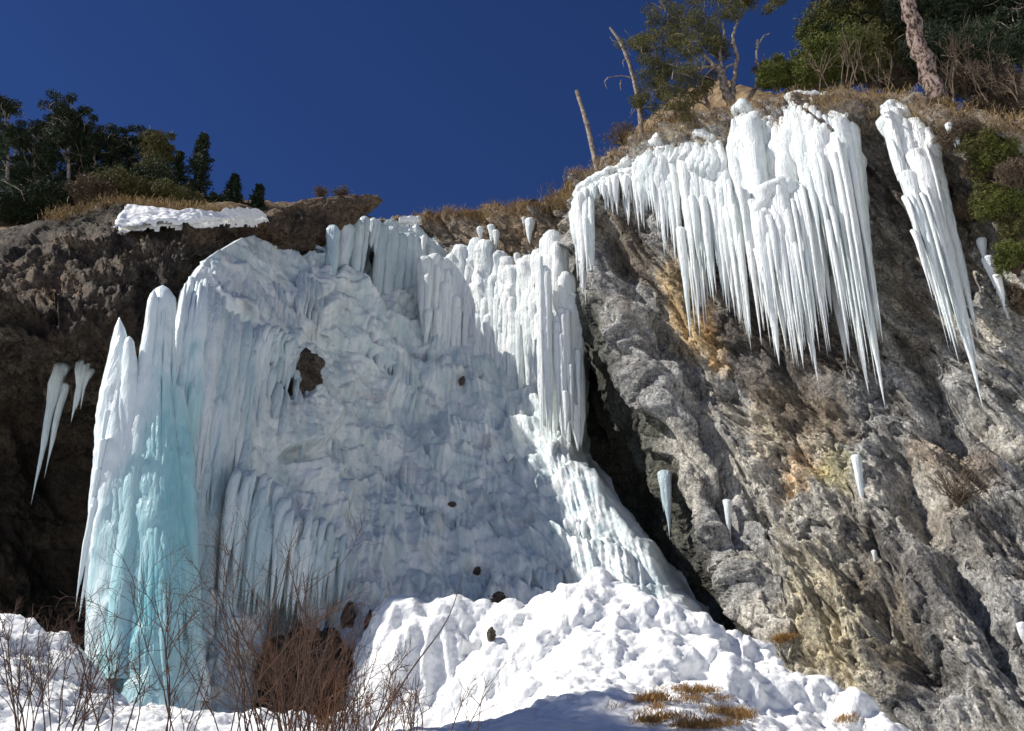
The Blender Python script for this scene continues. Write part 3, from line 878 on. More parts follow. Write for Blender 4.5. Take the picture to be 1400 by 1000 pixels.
def body(root, key, n, rpx, frac, mat=None):
    K = np.array(key, float); d = np.concatenate([[0], np.cumsum(np.abs(np.diff(K[:, 0])) + 1e-3)])
    lst_ = []
    for i in range(n):
        s = i / (n - 1) * d[-1]
        px, py, Y, pb = [np.interp(s, d, K[:, j]) for j in range(4)]
        lst_.append(flow_geo(px, py + R.uniform(2, 9), py + (pb - py) * frac * R.uniform(.75, 1.1), rpx * R.uniform(.8, 1.2), off=0.05, seed=px, seg=14, step=6, f=lambda a, b_: min(rock_Y(a, b_), Y + 0.35), fl=.22))
    part('ice_sheet', *merge(lst_), mat or M_ICE, root)

# --- big sunlit curtain on the right cliff, one thing per separate mass
cur1 = empty('ice_curtain', P(800, 250, 37.6), 'thin leftmost icicle fringe on the cliff lip, with one long tail at its left end', 'ice curtain', 'ice curtains along the cliff lip')
curtain(cur1, [(787,266,37.6,425),(796,256,37.4,430),(808,250,37.2,400)], 5, M_ICE, (6, 10), 40)
curtain(cur1, [(792,258,37.5,330),(815,246,37.2,305),(840,234,36.8,300),(868,217,36.3,320)], 16, M_ICE, (4, 8), 40)
curtain(cur1, [(790,262,37.4,290),(815,248,37.0,280),(868,219,36.2,285)], 12, M_ICE, (7, 10), 18, q=(2, 4))
cur2 = empty('ice_curtain', P(920, 195, 35.4), 'ribbed ice curtain hanging below the leaning dead trunk, with stepped icicle tips', 'ice curtain', 'ice curtains along the cliff lip')
curtain(cur2, [(872,207,36.0,345),(888,200,35.7,360),(905,193,35.4,350),(925,190,35.0,390)], 13, M_ICE, (6, 10), 70)
curtain(cur2, [(930,190,34.9,470),(945,188,34.6,470),(955,188,34.4,470)], 6, M_ICE, (9, 13), 60)
curtain(cur2, [(955,187,34.4,380),(975,183,34.1,420),(990,192,33.9,440)], 8, M_ICE, (7, 12), 90)
curtain(cur2, [(935,215,34.4,400),(960,225,34.1,420),(985,240,33.8,450),(1003,290,33.4,470)], 9, M_ICE, (9, 13), 60)
ice_cap(cur1, [(786,272,37.7),(796,256,37.6),(815,247,37.3),(840,234,36.9),(868,218,36.3)], 0.3, M_ICE)
ice_cap(cur2, [(872,207,36.1),(900,196,35.6),(925,191,35.1),(955,189,34.6),(985,193,34.1)], 0.36, M_ICE)
cur3 = empty('ice_curtain', P(1080, 150, 32.0), 'largest and tallest white ice curtain, with broad rounded tops and long tapering tips', 'ice curtain', 'ice curtains along the cliff lip')
curtain(cur3, [(985,196,33.6,400),(1000,250,33.3,470),(1010,300,33.0,500)], 6, M_ICE, (6, 9), 80)
for (px, py, Y, pb, rr) in [(1018,152,32.9,440,15),(1034,150,32.7,480,19),(1050,154,32.5,455,15),(1026,156,32.3,460,14)]:
    hang(cur3, px, py, Y, pb, rr, M_ICE, 2.2, seed=px, cap=0.7, back=0.3, seg=18)
for (px, py, Y, pb, rr) in [(1088,133,31.9,400,18),(1104,131,31.7,500,20),(1124,140,31.6,480,16),(1078,155,32.0,420,14),(1140,150,31.5,470,13),(1096,150,31.2,430,16),(1070,190,31.7,500,13)]:
    hang(cur3, px, py, Y, pb, rr, M_ICE, 2.0, seed=px, cap=0.7, back=0.3, seg=18)
for (px, py, Y, pb, rr) in [(1118,180,30.9,490,13),(1132,172,30.8,540,14),(1146,163,30.6,560,14),(1158,170,30.6,470,12),(1066,250,31.3,505,12),(1050,262,31.5,470,10),(1082,248,31.3,525,11),(1040,290,31.5,500,12)]:
    hang(cur3, px, py, Y, pb, rr, M_ICE, 1.8, seed=px, cap=0.7, seg=18)
curtain(cur3, [(1012,250,32.2,455),(1040,280,31.6,500),(1062,270,31.2,520)], 12, M_ICE, (5, 9), 90, q=(1.3, 2))
curtain(cur3, [(1060,290,31.3,500),(1080,270,31.1,530),(1105,230,30.9,480)], 13, M_ICE, (5, 9), 90, q=(1.3, 2))
curtain(cur3, [(1105,220,30.9,440),(1130,190,30.5,500),(1150,180,30.3,560),(1163,180,30.3,480)], 16, M_ICE, (5, 9), 110, q=(1.3, 2))
curtain(cur3, [(1155,160,30.8,260),(1166,172,30.7,250),(1171,182,30.7,255)], 4, M_ICE, (4, 6), 30, q=(1.2, 1.8))
hang(cur3, 1160, 200, 30.6, 370, 9, M_ICE, 1.5, (0.03, 0), seed=4)
cur4 = empty('ice_curtain', P(1240, 150, 29.4), 'long narrow ice tongue leaning down the rock beneath the plated pine trunk', 'ice curtain', 'ice curtains along the cliff lip')
for (px, py, Y, pb, rr, q_) in [(1214,142,29.4,240,11,1.6),(1224,144,29.3,320,12,1.6),(1236,160,29.2,420,13,2),(1250,158,29.1,470,14,2),(1262,164,29.1,470,11,2),(1256,200,28.8,560,15,1.5),(1242,230,28.9,470,12,1.5),(1266,220,28.8,500,11,1.5),(1272,250,28.8,330,6,1.3)]:
    hang(cur4, px, py, Y, pb, rr, M_ICE, q_, (0.045, 0), seed=px, cap=0.8, back=0.2, seg=16)
curtain(cur4, [(1212,146,29.3,210),(1222,150,29.2,320)], 5, M_ICE, (4, 6), 50, lean=(0.02, 0))
curtain(cur4, [(1240,260,28.8,460),(1258,250,28.6,545),(1272,250,28.6,470)], 10, M_ICE, (4, 8), 120, lean=(0.045, 0))
curtain(cur4, [(1268,188,28.9,325),(1272,200,28.9,330)], 3, M_ICE, (3, 5), 30, lean=(0.02, 0))

def ledge_ice(name, spec, label, cat, group=None):
    root = empty(name, P(spec[0][0], spec[0][1], spec[0][2]), label, cat, group)
    for (px, py, Y, pb, rr, q_) in spec:
        hang(root, px, py, Y, pb, rr, M_ICE, q_, (0.02, 0), seed=px, cap=0.8)
    return root
def fy(px, py, off=0.35): return DR(px, py) - off
ledge_ice('ice_patch', [(1340,325,fy(1340,330),365,7,1.6),(1350,350,fy(1350,355),395,8,1.6),(1362,375,fy(1362,380),425,7,1.5),(1368,395,fy(1368,400),450,6,1.4),(1376,400,fy(1376,405),420,5,1.4)],
          'broken strip of thin ice beside the green bush at the right edge', 'ice patch')
ledge_ice('ice_patch', [(1298,168,fy(1298,175),203,6,1.6),(1305,176,fy(1305,180),206,5,1.6)], 'tiny ice lump right of the pine trunk foot', 'ice patch')
ledge_ice('ice_patch', [(1194,752,fy(1194,756),775,4,1.5)], 'small white ice spot on the rock under the lone hanging icicle', 'ice patch')
ledge_ice('ice_patch', [(1396,850,fy(1396,855,.2),885,7,2.5)], 'white ice nub at the right edge of the photo, low on the cliff', 'ice patch')

def lone(label, spec, mat=None, lean=(0, 0)):
    root = empty('icicle', P(spec[0][0], spec[0][1], spec[0][2]), label, 'icicle')
    for (px, py, Y, pb, rr) in spec:
        hang(root, px, py, Y, pb, rr, mat or M_ICE, 1.15, lean, seed=px, name='icicle_spike', cap=1.2, fl=.45, back=.22)
    return root
y0 = fy(1172, 620, 0.5); lone('single slender icicle hanging low on the sunlit right cliff', [(1171,618,y0,728,6)], lean=(-0.01, 0))
y0 = fy(908, 650, 0.4); lone('icicle hanging in the dark recess right of the icefall', [(909,640,min(y0, 38.5),738,8),(905,655,min(y0, 38.5) + .1,700,5)], M_ICE_PALE)
y0 = fy(994, 690, 0.3); lone('short icicle on the sunlit rock edge beside the dark recess', [(994,680,y0,742,6)])
for (a, bb, c, l) in [(868,600,640,'thin'), (845,590,625,'faint')]:
    pass
y0 = min(DL(75, 500), DL(75, 520)) - 0.2
lone('larger icicle with a forked tip under the left rock overhang', [(83,492,y0,600,11),(80,500,y0 - .1,690,7),(87,520,y0,655,6)], M_ICE_PALE, (0.0, 0))
lone('smaller forked icicle under the left rock overhang', [(117,488,y0,560,10),(112,500,y0,578,6),(121,500,y0 - .1,560,6)], M_ICE_PALE)

body(cur1, [(788,268,37.6,400),(800,255,37.4,330),(830,240,37,270),(868,219,36.3,280)], 12, 9, .55)
body(cur2, [(874,210,36,345),(900,197,35.6,350),(940,193,34.9,440),(985,195,33.9,430),(998,250,33.5,450)], 20, 11, .6)
body(cur3, [(1003,160,33,430),(1060,160,32.3,480),(1080,145,32,480),(1110,140,31.6,500),(1160,175,31,500)], 20, 13, .66)
body(cur4, [(1206,150,29.5,220),(1222,150,29.3,340),(1240,165,29.2,420),(1268,168,29.1,430)], 9, 10, .7)
ice_cap(cur3, [(1000,158,33.3),(1020,150,33.1),(1050,152,32.9),(1066,160,32.8)], .35, M_ICE)
ice_cap(cur3, [(1072,145,32.2),(1090,133,32.0),(1112,133,31.8),(1140,146,31.7),(1158,165,31.3)], .38, M_ICE)
ice_cap(cur3, [(1108,205,31.1),(1122,180,31.0),(1146,165,30.9),(1166,178,30.9)], .36, M_ICE)
ice_cap(cur3, [(1036,295,31.7),(1050,262,31.4),(1066,252,31.2),(1090,262,31.2)], .33, M_ICE)
ice_cap(cur4, [(1204,150,29.6),(1222,142,29.5),(1240,158,29.4),(1268,162,29.3)], .26, M_ICE)
# --- sunlit pillars at the back of the gully
back = empty('ice_curtain', P(690, 600, 40), 'row of sunlit rounded ice pillars at the gully head, below the brown rock cap', 'ice curtain')
for (px, pt, rr, pb) in [(582,350,8,460),(594,346,9,480),(606,352,9,490),(620,345,8,500),(629,334,10,510),(643,348,10,520),(652,325,10,520),(664,328,13,540),(680,342,10,560),
                         (692,350,11,560),(703,362,13,570),(716,352,9,580),(727,348,12,590),(740,340,11,600)]:
    Y = min(ice_Y(px, q_) for q_ in (400, 440, 470)) - 0.35
    hang(back, px, pt, Y, pb, rr * 1.05, M_ICE, 4.0, seed=px, name='ice_pillar', cap=1.5, seg=18, fl=0.42)
for i in range(60):
    px = R.uniform(580, 745); Y = min(ice_Y(px, q_) for q_ in (400, 440, 470)) - 0.65
    hang(back, px, R.uniform(360, 430), Y, R.uniform(470, 480 + (px - 580) * .6), R.uniform(4, 8), M_ICE, 2.0, seed=px, name='icicle', cap=1.5)
for (px, pt, rr, pb) in [(580,322,4,348),(657,310,5,330),(672,307,6,335),(678,314,5,345),(724,298,7,335),(716,297,3,308),(733,380,5,400),(707,346,5,370)]:
    hang(back, px, pt, ice_Y(px, 400) - 0.7 - (0.0 if px < 700 else 0.3), pb, rr, M_ICE, 1.6, seed=px, name='ice_nub', cap=0.9)
front = empty('ice_pillar', P(770, 600, 38), 'tallest sunlit ice column right of the gully, its fringed foot beside the dark recess', 'ice pillar')
for (px, pt, rr, pb, Y) in [(755,314,13,600,39.2),(748,322,10,590,39.4),(764,330,13,608,39.0),(773,370,12,612,38.8),(782,400,11,614,38.7),(789,440,8,612,38.7),(741,345,9,590,39.6)]:
    hang(front, px, pt, Y, pb, rr, M_ICE, 6.0, seed=px, name='column', cap=1.6, seg=20, fl=0.22)
for i in range(34):
    px = R.uniform(738, 790); t0 = 350 + max(0, px - 755) * 3.5
    hang(front, px, t0 + R.uniform(0, 130), 38.35 + R.uniform(-.2, .25), R.uniform(560, 618), R.uniform(3, 6), M_ICE, 2.2, seed=px + i, name='icicle')

# --- blue shaded curtain under the ledge boulder
upb = empty('ice_curtain', P(500, 400, 45.5), 'shaded bluish ice columns tucked under the overhanging ledge boulder', 'ice curtain')
for (px, pt, rr, pb) in [(457,308,9,410),(472,304,11,405),(488,300,11,400),(499,296,7,380),(522,306,9,440),(534,310,11,450),(546,318,10,440),(558,318,8,430),(568,322,8,420),(510,298,6,340),(516,300,5,350),(577,330,7,420)]:
    Y = min(ice_Y(px, 370) - 0.3, 46.8)
    hang(upb, px, pt, Y, pb, rr, M_ICE_PALE, 3.5, seed=px, name='column', cap=1.2, seg=16)

# --- big pillars at the left, built from their width at each height
def pillar(name, prof, Y, mat, label, cat, ell=0.8, seed=0, seg=40, n=110, parent=None, fl=0.10, taper=0.0):
    pr = np.array(prof, float)
    py = np.linspace(pr[0, 0], pr[-1, 0], n)
    a = np.interp(py, pr[:, 0], pr[:, 1]); b = np.interp(py, pr[:, 0], pr[:, 2])
    Ys = np.interp(py, [pr[0, 0], pr[-1, 0]], [Y[0], Y[1]])
    A_ = np.array([P(x, y, q) for x, y, q in zip(a, py, Ys)]); B_ = np.array([P(x, y, q) for x, y, q in zip(b, py, Ys)])
    C = (A_ + B_) / 2; Rr = (B_[:, 0] - A_[:, 0]) / 2
    z0 = zat(0, pr[0, 0], 0, Y[0])
    Rr[0] = 0.01; Rr[1] *= 0.6; Rr[2] *= 0.85
    V, F = tube_geo(C, Rr, ell, seg, fl, 0.05, seed, freq=1.0)
    if parent is None:
        return solo(name, V, F, mat, label, cat)
    return part(name, V, F, mat, parent)
pA = empty('ice_pillar', P(150, 930, 25.6), 'leftmost free-standing ice pillar with a pointed top and white sunlit left edge', 'ice pillar')
pillar('column', [(434,160,166),(450,157,170),(480,150,180),(520,142,186),(560,136,190),(620,130,196),(700,126,198),(790,124,200),(870,124,204),(920,122,208),(985,118,220)], (26.6, 25.4), M_PILLAR, '', '', parent=pA, seed=1)
pillar('column', [(460,172,181),(500,168,188),(600,158,190),(700,146,190)], (26.2, 25.9), M_PILLAR, '', '', parent=pA, seed=6, seg=20)
for (px, pt, pb, rr) in [(148,560,640,4),(142,600,690,4),(135,640,760,4),(131,680,800,4),(127,690,830,5),(133,700,850,5)]:
    hang(pA, px, pt, 25.6, pb, rr, M_PILLAR, 1.5, seed=px)
def ribs_on(prof, Y, n, parent, w=0.16, seed=0, u0=-.95, u1=.95, ell=.8):
    pr = np.array(prof, float); rg = np.random.default_rng(seed)
    for k in range(n):
        u = u0 + (u1 - u0) * (k + rg.uniform(.1, .9)) / n
        a_, b_ = sorted(rg.uniform(0, 1, 2)); a_ *= .55; b_ = .55 + .45 * b_
        y0_, y1_ = pr[0, 0] + 20, pr[-1, 0]
        rows_ = []
        for py in np.linspace(y0_ + a_ * (y1_ - y0_), y0_ + b_ * (y1_ - y0_), 12):
            l_ = np.interp(py, pr[:, 0], pr[:, 1]); r_ = np.interp(py, pr[:, 0], pr[:, 2]); c_ = (l_ + r_) / 2; h_ = (r_ - l_) / 2
            rows_.append((py, c_ + u * h_, max(3.0, h_ * w), h_))
        m_ = len(rows_)
        C_ = []; R_ = []
        for i, (py, cx_, w_, h_) in enumerate(rows_):
            Yb = np.interp(py, [pr[0, 0], pr[-1, 0]], Y)
            Yf = Yb - ell * h_ * px_m(Yb, py) * math.sqrt(max(0, 1 - u * u)) + .05
            t_ = i / (m_ - 1)
            C_.append(P(cx_, py, Yf)); R_.append(w_ * px_m(Yb, py) * min(1, .15 + 4 * t_, .1 + 2.5 * (1 - t_)))
        C_ = spline_axis(np.array(C_), 60, 0); R_ = np.interp(np.linspace(0, 1, 60), np.linspace(0, 1, m_), R_)
        part('icicle', *tube_geo(C_, R_, .7, 10, .3, .12, seed + k * 2.3), M_PILLAR, parent)
ribs_on([(434,160,166),(480,150,180),(560,136,190),(700,124,200),(860,118,206),(950,114,215)], (26.5, 25.6), 26, pA, seed=8)
pB = empty('ice_pillar', P(220, 930, 25.3), 'tall turquoise ice pillar with a blunt white top, second from the left', 'ice pillar')
pillar('column', [(390,209,236),(410,206,239),(440,200,238),(480,193,236),(520,187,238),(560,183,240),(620,178,246),(700,172,252),(800,168,256),(880,164,260),(930,160,266),(985,150,280)], (27.1, 25.1), M_PILLAR, '', '', parent=pB, seed=2)
pillar('column', [(397,205,216),(440,198,214),(520,186,208),(620,172,200),(740,158,192),(860,148,185),(930,140,185)], (26.7, 24.8), M_PILLAR, '', '', parent=pB, seed=3, seg=22)
pillar('column', [(520,225,250),(600,220,262),(700,222,268),(800,225,272),(880,228,278),(960,226,285)], (26.7, 25.3), M_PILLAR, '', '', parent=pB, seed=4, seg=26)
ribs_on([(390,209,236),(440,200,238),(520,187,238),(620,178,246),(700,172,252),(800,165,262),(880,158,268),(960,150,285)], (27.0, 25.2), 40, pB, seed=9, w=.13)
pC = empty('ice_curtain', P(320, 700, 27), 'tall shaded ice curtain right of the turquoise pillar, hanging from the upper rock', 'ice curtain')
def add_flow(root, name, mat, *a, **k):
    V, F = flow_geo(*a, **k); return part(name, V, F, mat, root)
for (px, pt, pb, rr) in [(262,380,985,13),(279,366,985,14),(294,370,985,14),(310,384,985,13),(326,394,960,12),(252,400,985,12),(300,430,985,12),(340,560,940,11),(318,470,985,12),(270,440,985,12),(334,410,700,11),(352,420,640,10)]:
    add_flow(pC, 'column', M_PILLAR if px < 300 else M_ICE_PALE, px, pt, pb, rr, off=0.30, seed=px, seg=16, taper=0.15 if pb > 700 else .6, step=7)
for i in range(150):
    px = R.uniform(250, 425)
    pt = np.interp(px, [245, 280, 320, 370, 425], [392, 372, 392, 425, 470]) + R.uniform(0, 25) + (R.random() ** 2 * 130 if i % 2 else 0)
    pb = np.interp(px, [245, 300, 350, 366, 372, 390, 425], [760, 720, 640, 600, 515, 500, 505]) - 90 * R.random() ** 1.5
    add_flow(pC, 'icicle', M_PILLAR if px < 285 else M_ICE_PALE, px, pt, max(pb, pt + 50), R.uniform(4, 9), off=.45 + R.uniform(-.1, .25), seed=px + i, seg=10, taper=1, step=8)
pD = empty('ice_curtain', P(400, 850, 28), 'lower shaded ice curtain whose tips hang over the brown thicket', 'ice curtain')
for i in range(110):
    px = R.uniform(318, 470)
    pt = np.interp(px, [285, 330, 380, 420, 470], [600, 632, 670, 700, 735]) + R.uniform(-15, 45)
    pb = np.interp(px, [285, 370, 385, 440, 450, 470], [870, 870, 835, 855, 835, 835]) - 60 * R.random() ** 2
    Y = min(ice_Y(px, 760), ice_Y(px, 820)) - 0.4
    if 380 < px < 450: Y -= 0.4
    hang(pD, px, pt, Y + R.uniform(-.25, .25), pb, R.uniform(4, 8), M_ICE_PALE, R.uniform(1.4, 2.6), seed=px + i, name='icicle', back=.4, cap=2.0)

for i in range(40):
    px = R.uniform(352, 428)
    pt = np.interp(px, [352, 380, 428], [425, 440, 468]) + R.uniform(-4, 20)
    hang(pC, px, pt, ice_Y(px, 480) - 0.9 + R.uniform(-.2, .2), np.interp(px, [352, 366, 380, 428], [560, 520, 505, 512]) - 45 * R.random() ** 1.5, R.uniform(4, 8), M_ICE_PALE, R.uniform(1.5, 2.6), seed=px + i, name='icicle', back=.8, cap=2)

# ribs draped all over the shaded slope in tiers: too many and too small to tell apart
lst = []
for k in range(60):
    cx = R.uniform(290, 880); cy = R.uniform(340, 820)
    w = R.uniform(12, 55); Lg = R.uniform(25, 90) * (1.2 if cx < 600 else 0.5)
    if cx > 800 and cy < 640: continue
    hgt = R.uniform(0.0, 0.12); tl = R.uniform(.2, .9)
    for j in range(int(w / 5)):
        px = cx + (j - w / 10) * 5 * R.uniform(.8, 1.2); py = cy + R.uniform(-5, 5) + (px - cx) * tl
        lo = np.interp(px, [290, 330, 400, 450, 520, 600, 800], [400, 350, 370, 335, 330, 420, 600])
        if py < lo or py > 880 or px > np.interp(py, prow, xr_) - 45: continue
        if 350 < px < 430 and 440 < py < 560: continue
        lst.append(flow_geo(px, py, py + Lg * R.uniform(.6, 1.1), R.uniform(4, 7.5), off=-0.05 + hgt, seed=px, seg=8, step=7, fl=.15,
                    f=lambda a, b_: (lambda d_: d_ if 20 < d_ < 60 else ice_Y(a, b_))(0.5 * DF(a, b_) + 0.5 * ice_Y(a, b_))))
V, F = merge(lst)
o = part('ice_ribs', V, F, M_ICE_SLOPE, FALLROOT); tag(o, kind='stuff')

# ------------------------------------------------------------------ boulders
def boulder(name, px, py, Y, w, h, dpt, mat, label, cat, seed=0, rot=0, n=48, amp=0.28, sharp=0.0):
    """closed lumpy rock centred at a photo pixel; w, h, dpt in metres"""
    th = np.linspace(0.001, np.pi - 0.001, n)[:, None]; ph = np.linspace(0, 2 * np.pi, 2 * n, endpoint=False)[None, :]
    D = np.stack([np.sin(th) * np.cos(ph), np.sin(th) * np.sin(ph), np.cos(th) + 0 * ph], -1)
    f1, f2, r = worley(D * 1.6 + seed * 3.1, seed)
    f1b, f2b, rb_ = worley(D * 4 + seed, seed + 5)
    k = 1 + amp * (r - 0.5) + amp * 0.5 * fbm(D * 1.5 + seed, 4, seed=seed) + 0.10 * (rb_ - .5) + .05 * ridged(D * 6 + seed, 2)
    V = D * k[..., None] * np.array([w, dpt, h]) / 2
    a = math.radians(rot)
    V = V @ np.array([[math.cos(a), 0, math.sin(a)], [0, 1, 0], [-math.sin(a), 0, math.cos(a)]]).T
    V = V + P(px, py, Y)
    o = solo(name, V, grid_faces(n, 2 * n, wrap=True), mat, label, cat)
    me = o.data
    set_attr(me, 'tint', np.ones((len(me.vertices), 3)), True)
    return o

# slab that juts out over the head of the fall, pointed to the right
n, m = 90, 150
tx = np.linspace(0, 1, m)[None, :]; ph = np.linspace(0, 2 * np.pi, n, endpoint=False)[:, None]
cx = 352 + (520 - 352) * tx
ytop = np.interp(cx, [350, 385, 420, 450, 480, 505, 517, 521], [296, 290, 272, 268, 267, 264, 266, 274])
ybot = np.interp(cx, [350, 385, 420, 450, 480, 505, 517, 521], [304, 320, 344, 336, 306, 288, 282, 276])
Yc = 41.2 + 0.0 * cx
mid = (ytop + ybot) / 2; hh = (ybot - ytop) / 2 * px_m(41, 300)
C = np.stack([(cx - 700) / 1400 * Yc / (CT - ST * (500 - mid) / 1400), Yc, CAM_H + (ST + CT * (500 - mid) / 1400) * Yc / (CT - ST * (500 - mid) / 1400)], -1)
sq = lambda v: np.sign(v) * np.abs(v) ** 0.7
V = C + np.stack([0 * ph * tx, sq(np.cos(ph)) * (0.08 + 1.1 * np.clip(1 - tx, 0, 1) ** .55) * (0.3 + 0.7 * sstep(0, .2, tx)), sq(np.sin(ph)) * hh], -1)
nr = V - C; nr /= np.linalg.norm(nr, axis=-1, keepdims=True) + 1e-6
S = V * np.array([1, 1, 2.4])
f1, f2, r = worley(S * 0.8, 5); f1b, f2b, rb_ = worley(S * 2.0, 6)
V = V + nr * (0.22 * (r - .5) + 0.14 * (rb_ - .5) + 0.10 * ridged(S * .8, 3) - 0.1)[..., None] * sstep(1.0, 0.93, tx)[..., None]
Vt = V.transpose(1, 0, 2)
tipv = C[0, -1] + np.array([0.15, 0, 0]); Vt[-1] = Vt[-1] * 0.15 + tipv * 0.85
ledge = solo('ledge_boulder', Vt, grid_faces(m, n, wrap=True)[:, ::-1], M_ROCK_L, 'flat brown boulder jutting over the head of the fall, pointed towards the right', 'boulder')
set_attr(ledge.data, 'tint', np.ones((m * n, 3)) * np.array([1.35, 1.2, 1.05]), True)

boulder('rock', 398, 517, ice_Y(398, 517) + 0.75, 2.2, 2.2, 1.8, M_ROCK_L, 'tan rock face showing through the hole behind the ice fringe', 'rock', 3)
boulder('rock', 478, 848, ice_Y(478, 840) - 0.2, .36, .9, .5, M_ROCK_L, 'upright dark stone in the ice just right of the brown thicket', 'rock', 4)
boulder('rock', 512, 853, 28.3, .5, .8, .5, M_ROCK_L, 'dark stone with an ice cap at the upper left corner of the sunlit mound', 'rock', 5)
boulder('rock', 631, 522, DF(631, 522) + .05, .25, .45, .3, M_ROCK_L, 'small dark stone alone in the middle of the upper icefall, near the shadow edge', 'rock', 6, rot=20)
boulder('rock', 652, 780, DF(652, 780) + .05, .55, .35, .3, M_ROCK_L, 'dark stone low in the shaded icefall, above the one on the mound crest', 'rock', 7)
boulder('rock', 680, 818, DF(680, 818) + .05, .6, .38, .3, M_ROCK_L, 'dark stone at the foot of the icefall, just above the crest of the mound', 'rock', 8)
boulder('rock', 618, 690, DF(618, 690) + .03, .3, .2, .2, M_ROCK_L, 'small dark stone in the central shaded ice below the broad bulge', 'rock', 9)
boulder('rock', 552, 378, DF(552, 378) - .1, .8, 1.0, .6, M_ROCK_L, 'dark rock between the shaded columns and the sunlit pillars', 'rock', 10)
boulder('rock', 517, 345, min(DF(517, 345), 46) + .3, .9, 1.9, .6, M_ROCK_L, 'dark rock gap behind the shaded columns under the ledge boulder', 'rock', 12)
boulder('rock', 735, 392, ice_Y(735, 392) - 1.2, .3, .5, .3, M_ROCK_L, 'small brown stone caught among the sunlit pillars', 'rock', 14)
boulder('rock', 672, 868, DS(672, 872) + .05, .2, .34, .25, M_ROCK_L, 'small dark stone in the seam between the two halves of the sunlit mound', 'rock', 13)
boulder('earth_bank', 418, 965, 27.2, 2.5, 3.5, 1.4, M_ROCK_L, 'dark brown earth bank behind the rusty thicket, beneath the lower ice curtain', 'bank', 15, amp=.5)
_b = bpy.data.objects['earth_bank'].data
_b.color_attributes['tint'].data.foreach_set('color', np.tile(np.array([.5, .42, .36, 1], np.float32), len(_b.vertices)))

# snow lying on the rocks
def patch(name, rows, label, f=None, off=0.12, thick=0.16, seed=0, dy=0.0):
    rows = np.array(rows, float)                       # (rows, cols, [px, py])
    g = spline_axis(spline_axis(rows, 40, 0), 110, 1)
    V = np.empty(g.shape[:2] + (3,))
    for i in range(g.shape[0]):
        for j in range(g.shape[1]):
            V[i, j] = P(g[i, j, 0], g[i, j, 1], f(g[i, j, 0], g[i, j, 1]) - off + dy)
    e = np.minimum.reduce([np.linspace(0, 1, 40)[:, None] * np.ones((1, 110)), np.linspace(1, 0, 40)[:, None] * np.ones((1, 110)), np.linspace(0, 1, 110)[None] * 2.2 * np.ones((40, 1)), np.linspace(1, 0, 110)[None] * 2.2 * np.ones((40, 1))])
    k = sstep(0.0, 0.12, e) * thick * (1 + 0.8 * fbm(V * 1.5, 3, seed=seed)) - 0.12 * (1 - sstep(0, 0.05, e)) + .05 * perlin(V * 5, 3)
    V[..., 1] -= k * 0.6; V[..., 2] += k * 0.5
    V2 = V.copy(); V2[..., 1] += 0.35
    gf = grid_faces(40, 110); nz_ = .5 + fbm(V * 1.1 + 7, 4, gain=.65, seed=seed + 5)
    keep = (e > .10 * nz_ + .02).ravel()[gf[:, 0]] 
    gf = gf[keep]
    F = np.concatenate([gf, gf[:, ::-1] + 4400])
    return solo(name, np.concatenate([V.reshape(-1, 3), V2.reshape(-1, 3)]), F, M_SNOW, label, 'snow patch')
DLB = blur(DL.A)
def left_Y(px, py):
    v = DLB[int(px // 6) + 70, int(py // 6) + 36]
    return 33.0 if np.isnan(v) else float(v)
_g = np.array([(a, b, left_Y(a, b)) for a in range(146, 372, 8) for b in range(284, 320, 6)])
_f = lambda a, b: np.stack([np.ones_like(a), a, b, a * a, a * b, a ** 3], -1)
_w = np.linalg.lstsq(_f(_g[:, 0] / 100, _g[:, 1] / 100), _g[:, 2], rcond=None)[0]
def strip_Y(a, b): return float(_f(np.float64(a / 100), np.float64(b / 100)) @ _w) - .35
patch('snow_patch', [[(168,282),(215,286),(270,290),(320,288),(350,288),(366,296)], [(156,300),(200,296),(260,298),(310,297),(345,295),(366,299)], [(148,318),(190,311),(240,307),(290,303),(330,301),(368,303)]],
      'long snow strip lying on top of the left rock outcrop', strip_Y)
patch('snow_patch', [[(545,300),(555,297),(566,297),(577,298)], [(545,301),(555,300),(566,300),(577,300)], [(545,303),(555,303),(566,303),(577,302)]],
      'tiny bright snow cap on the skyline between the ledge boulder and brown rock', lambda a, b: 47.0, thick=.1)

# ------------------------------------------------------------------ vegetation
def tri_soup(C, size, rng, stretch=2.2, flat=0.0):
    """small leaf-like triangles at the centres C"""
    n = len(C)
    a = rng.normal(size=(n, 3)); a[:, 2] *= (1 - flat); a /= np.linalg.norm(a, axis=1, keepdims=True) + 1e-9
    b = rng.normal(size=(n, 3)); b -= (b * a).sum(1, keepdims=True) * a; b /= np.linalg.norm(b, axis=1, keepdims=True) + 1e-9
    s = size * rng.uniform(.6, 1.4, (n, 1))
    V = np.stack([C - a * s * stretch * .5 + b * s * .22, C - a * s * stretch * .5 - b * s * .22, C + a * s * stretch * .5], 1)
    return V.reshape(-1, 3), np.arange(3 * n).reshape(-1, 3)

def to_tris(V, F):
    return (V, np.concatenate([F[:, [0, 1, 2]], F[:, [0, 2, 3]]])) if F.shape[1] == 4 else (V, F)

def wander(p, d, L, n, wob, rng, grav=0.0):
    p = np.array(p, float); d = np.array(d, float); d /= np.linalg.norm(d); out = [p.copy()]
    for _ in range(n - 1):
        d = d + rng.normal(size=3) * wob; d[2] += grav; d /= np.linalg.norm(d)
        p = p + d * L / (n - 1); out.append(p.copy())
    return np.array(out)

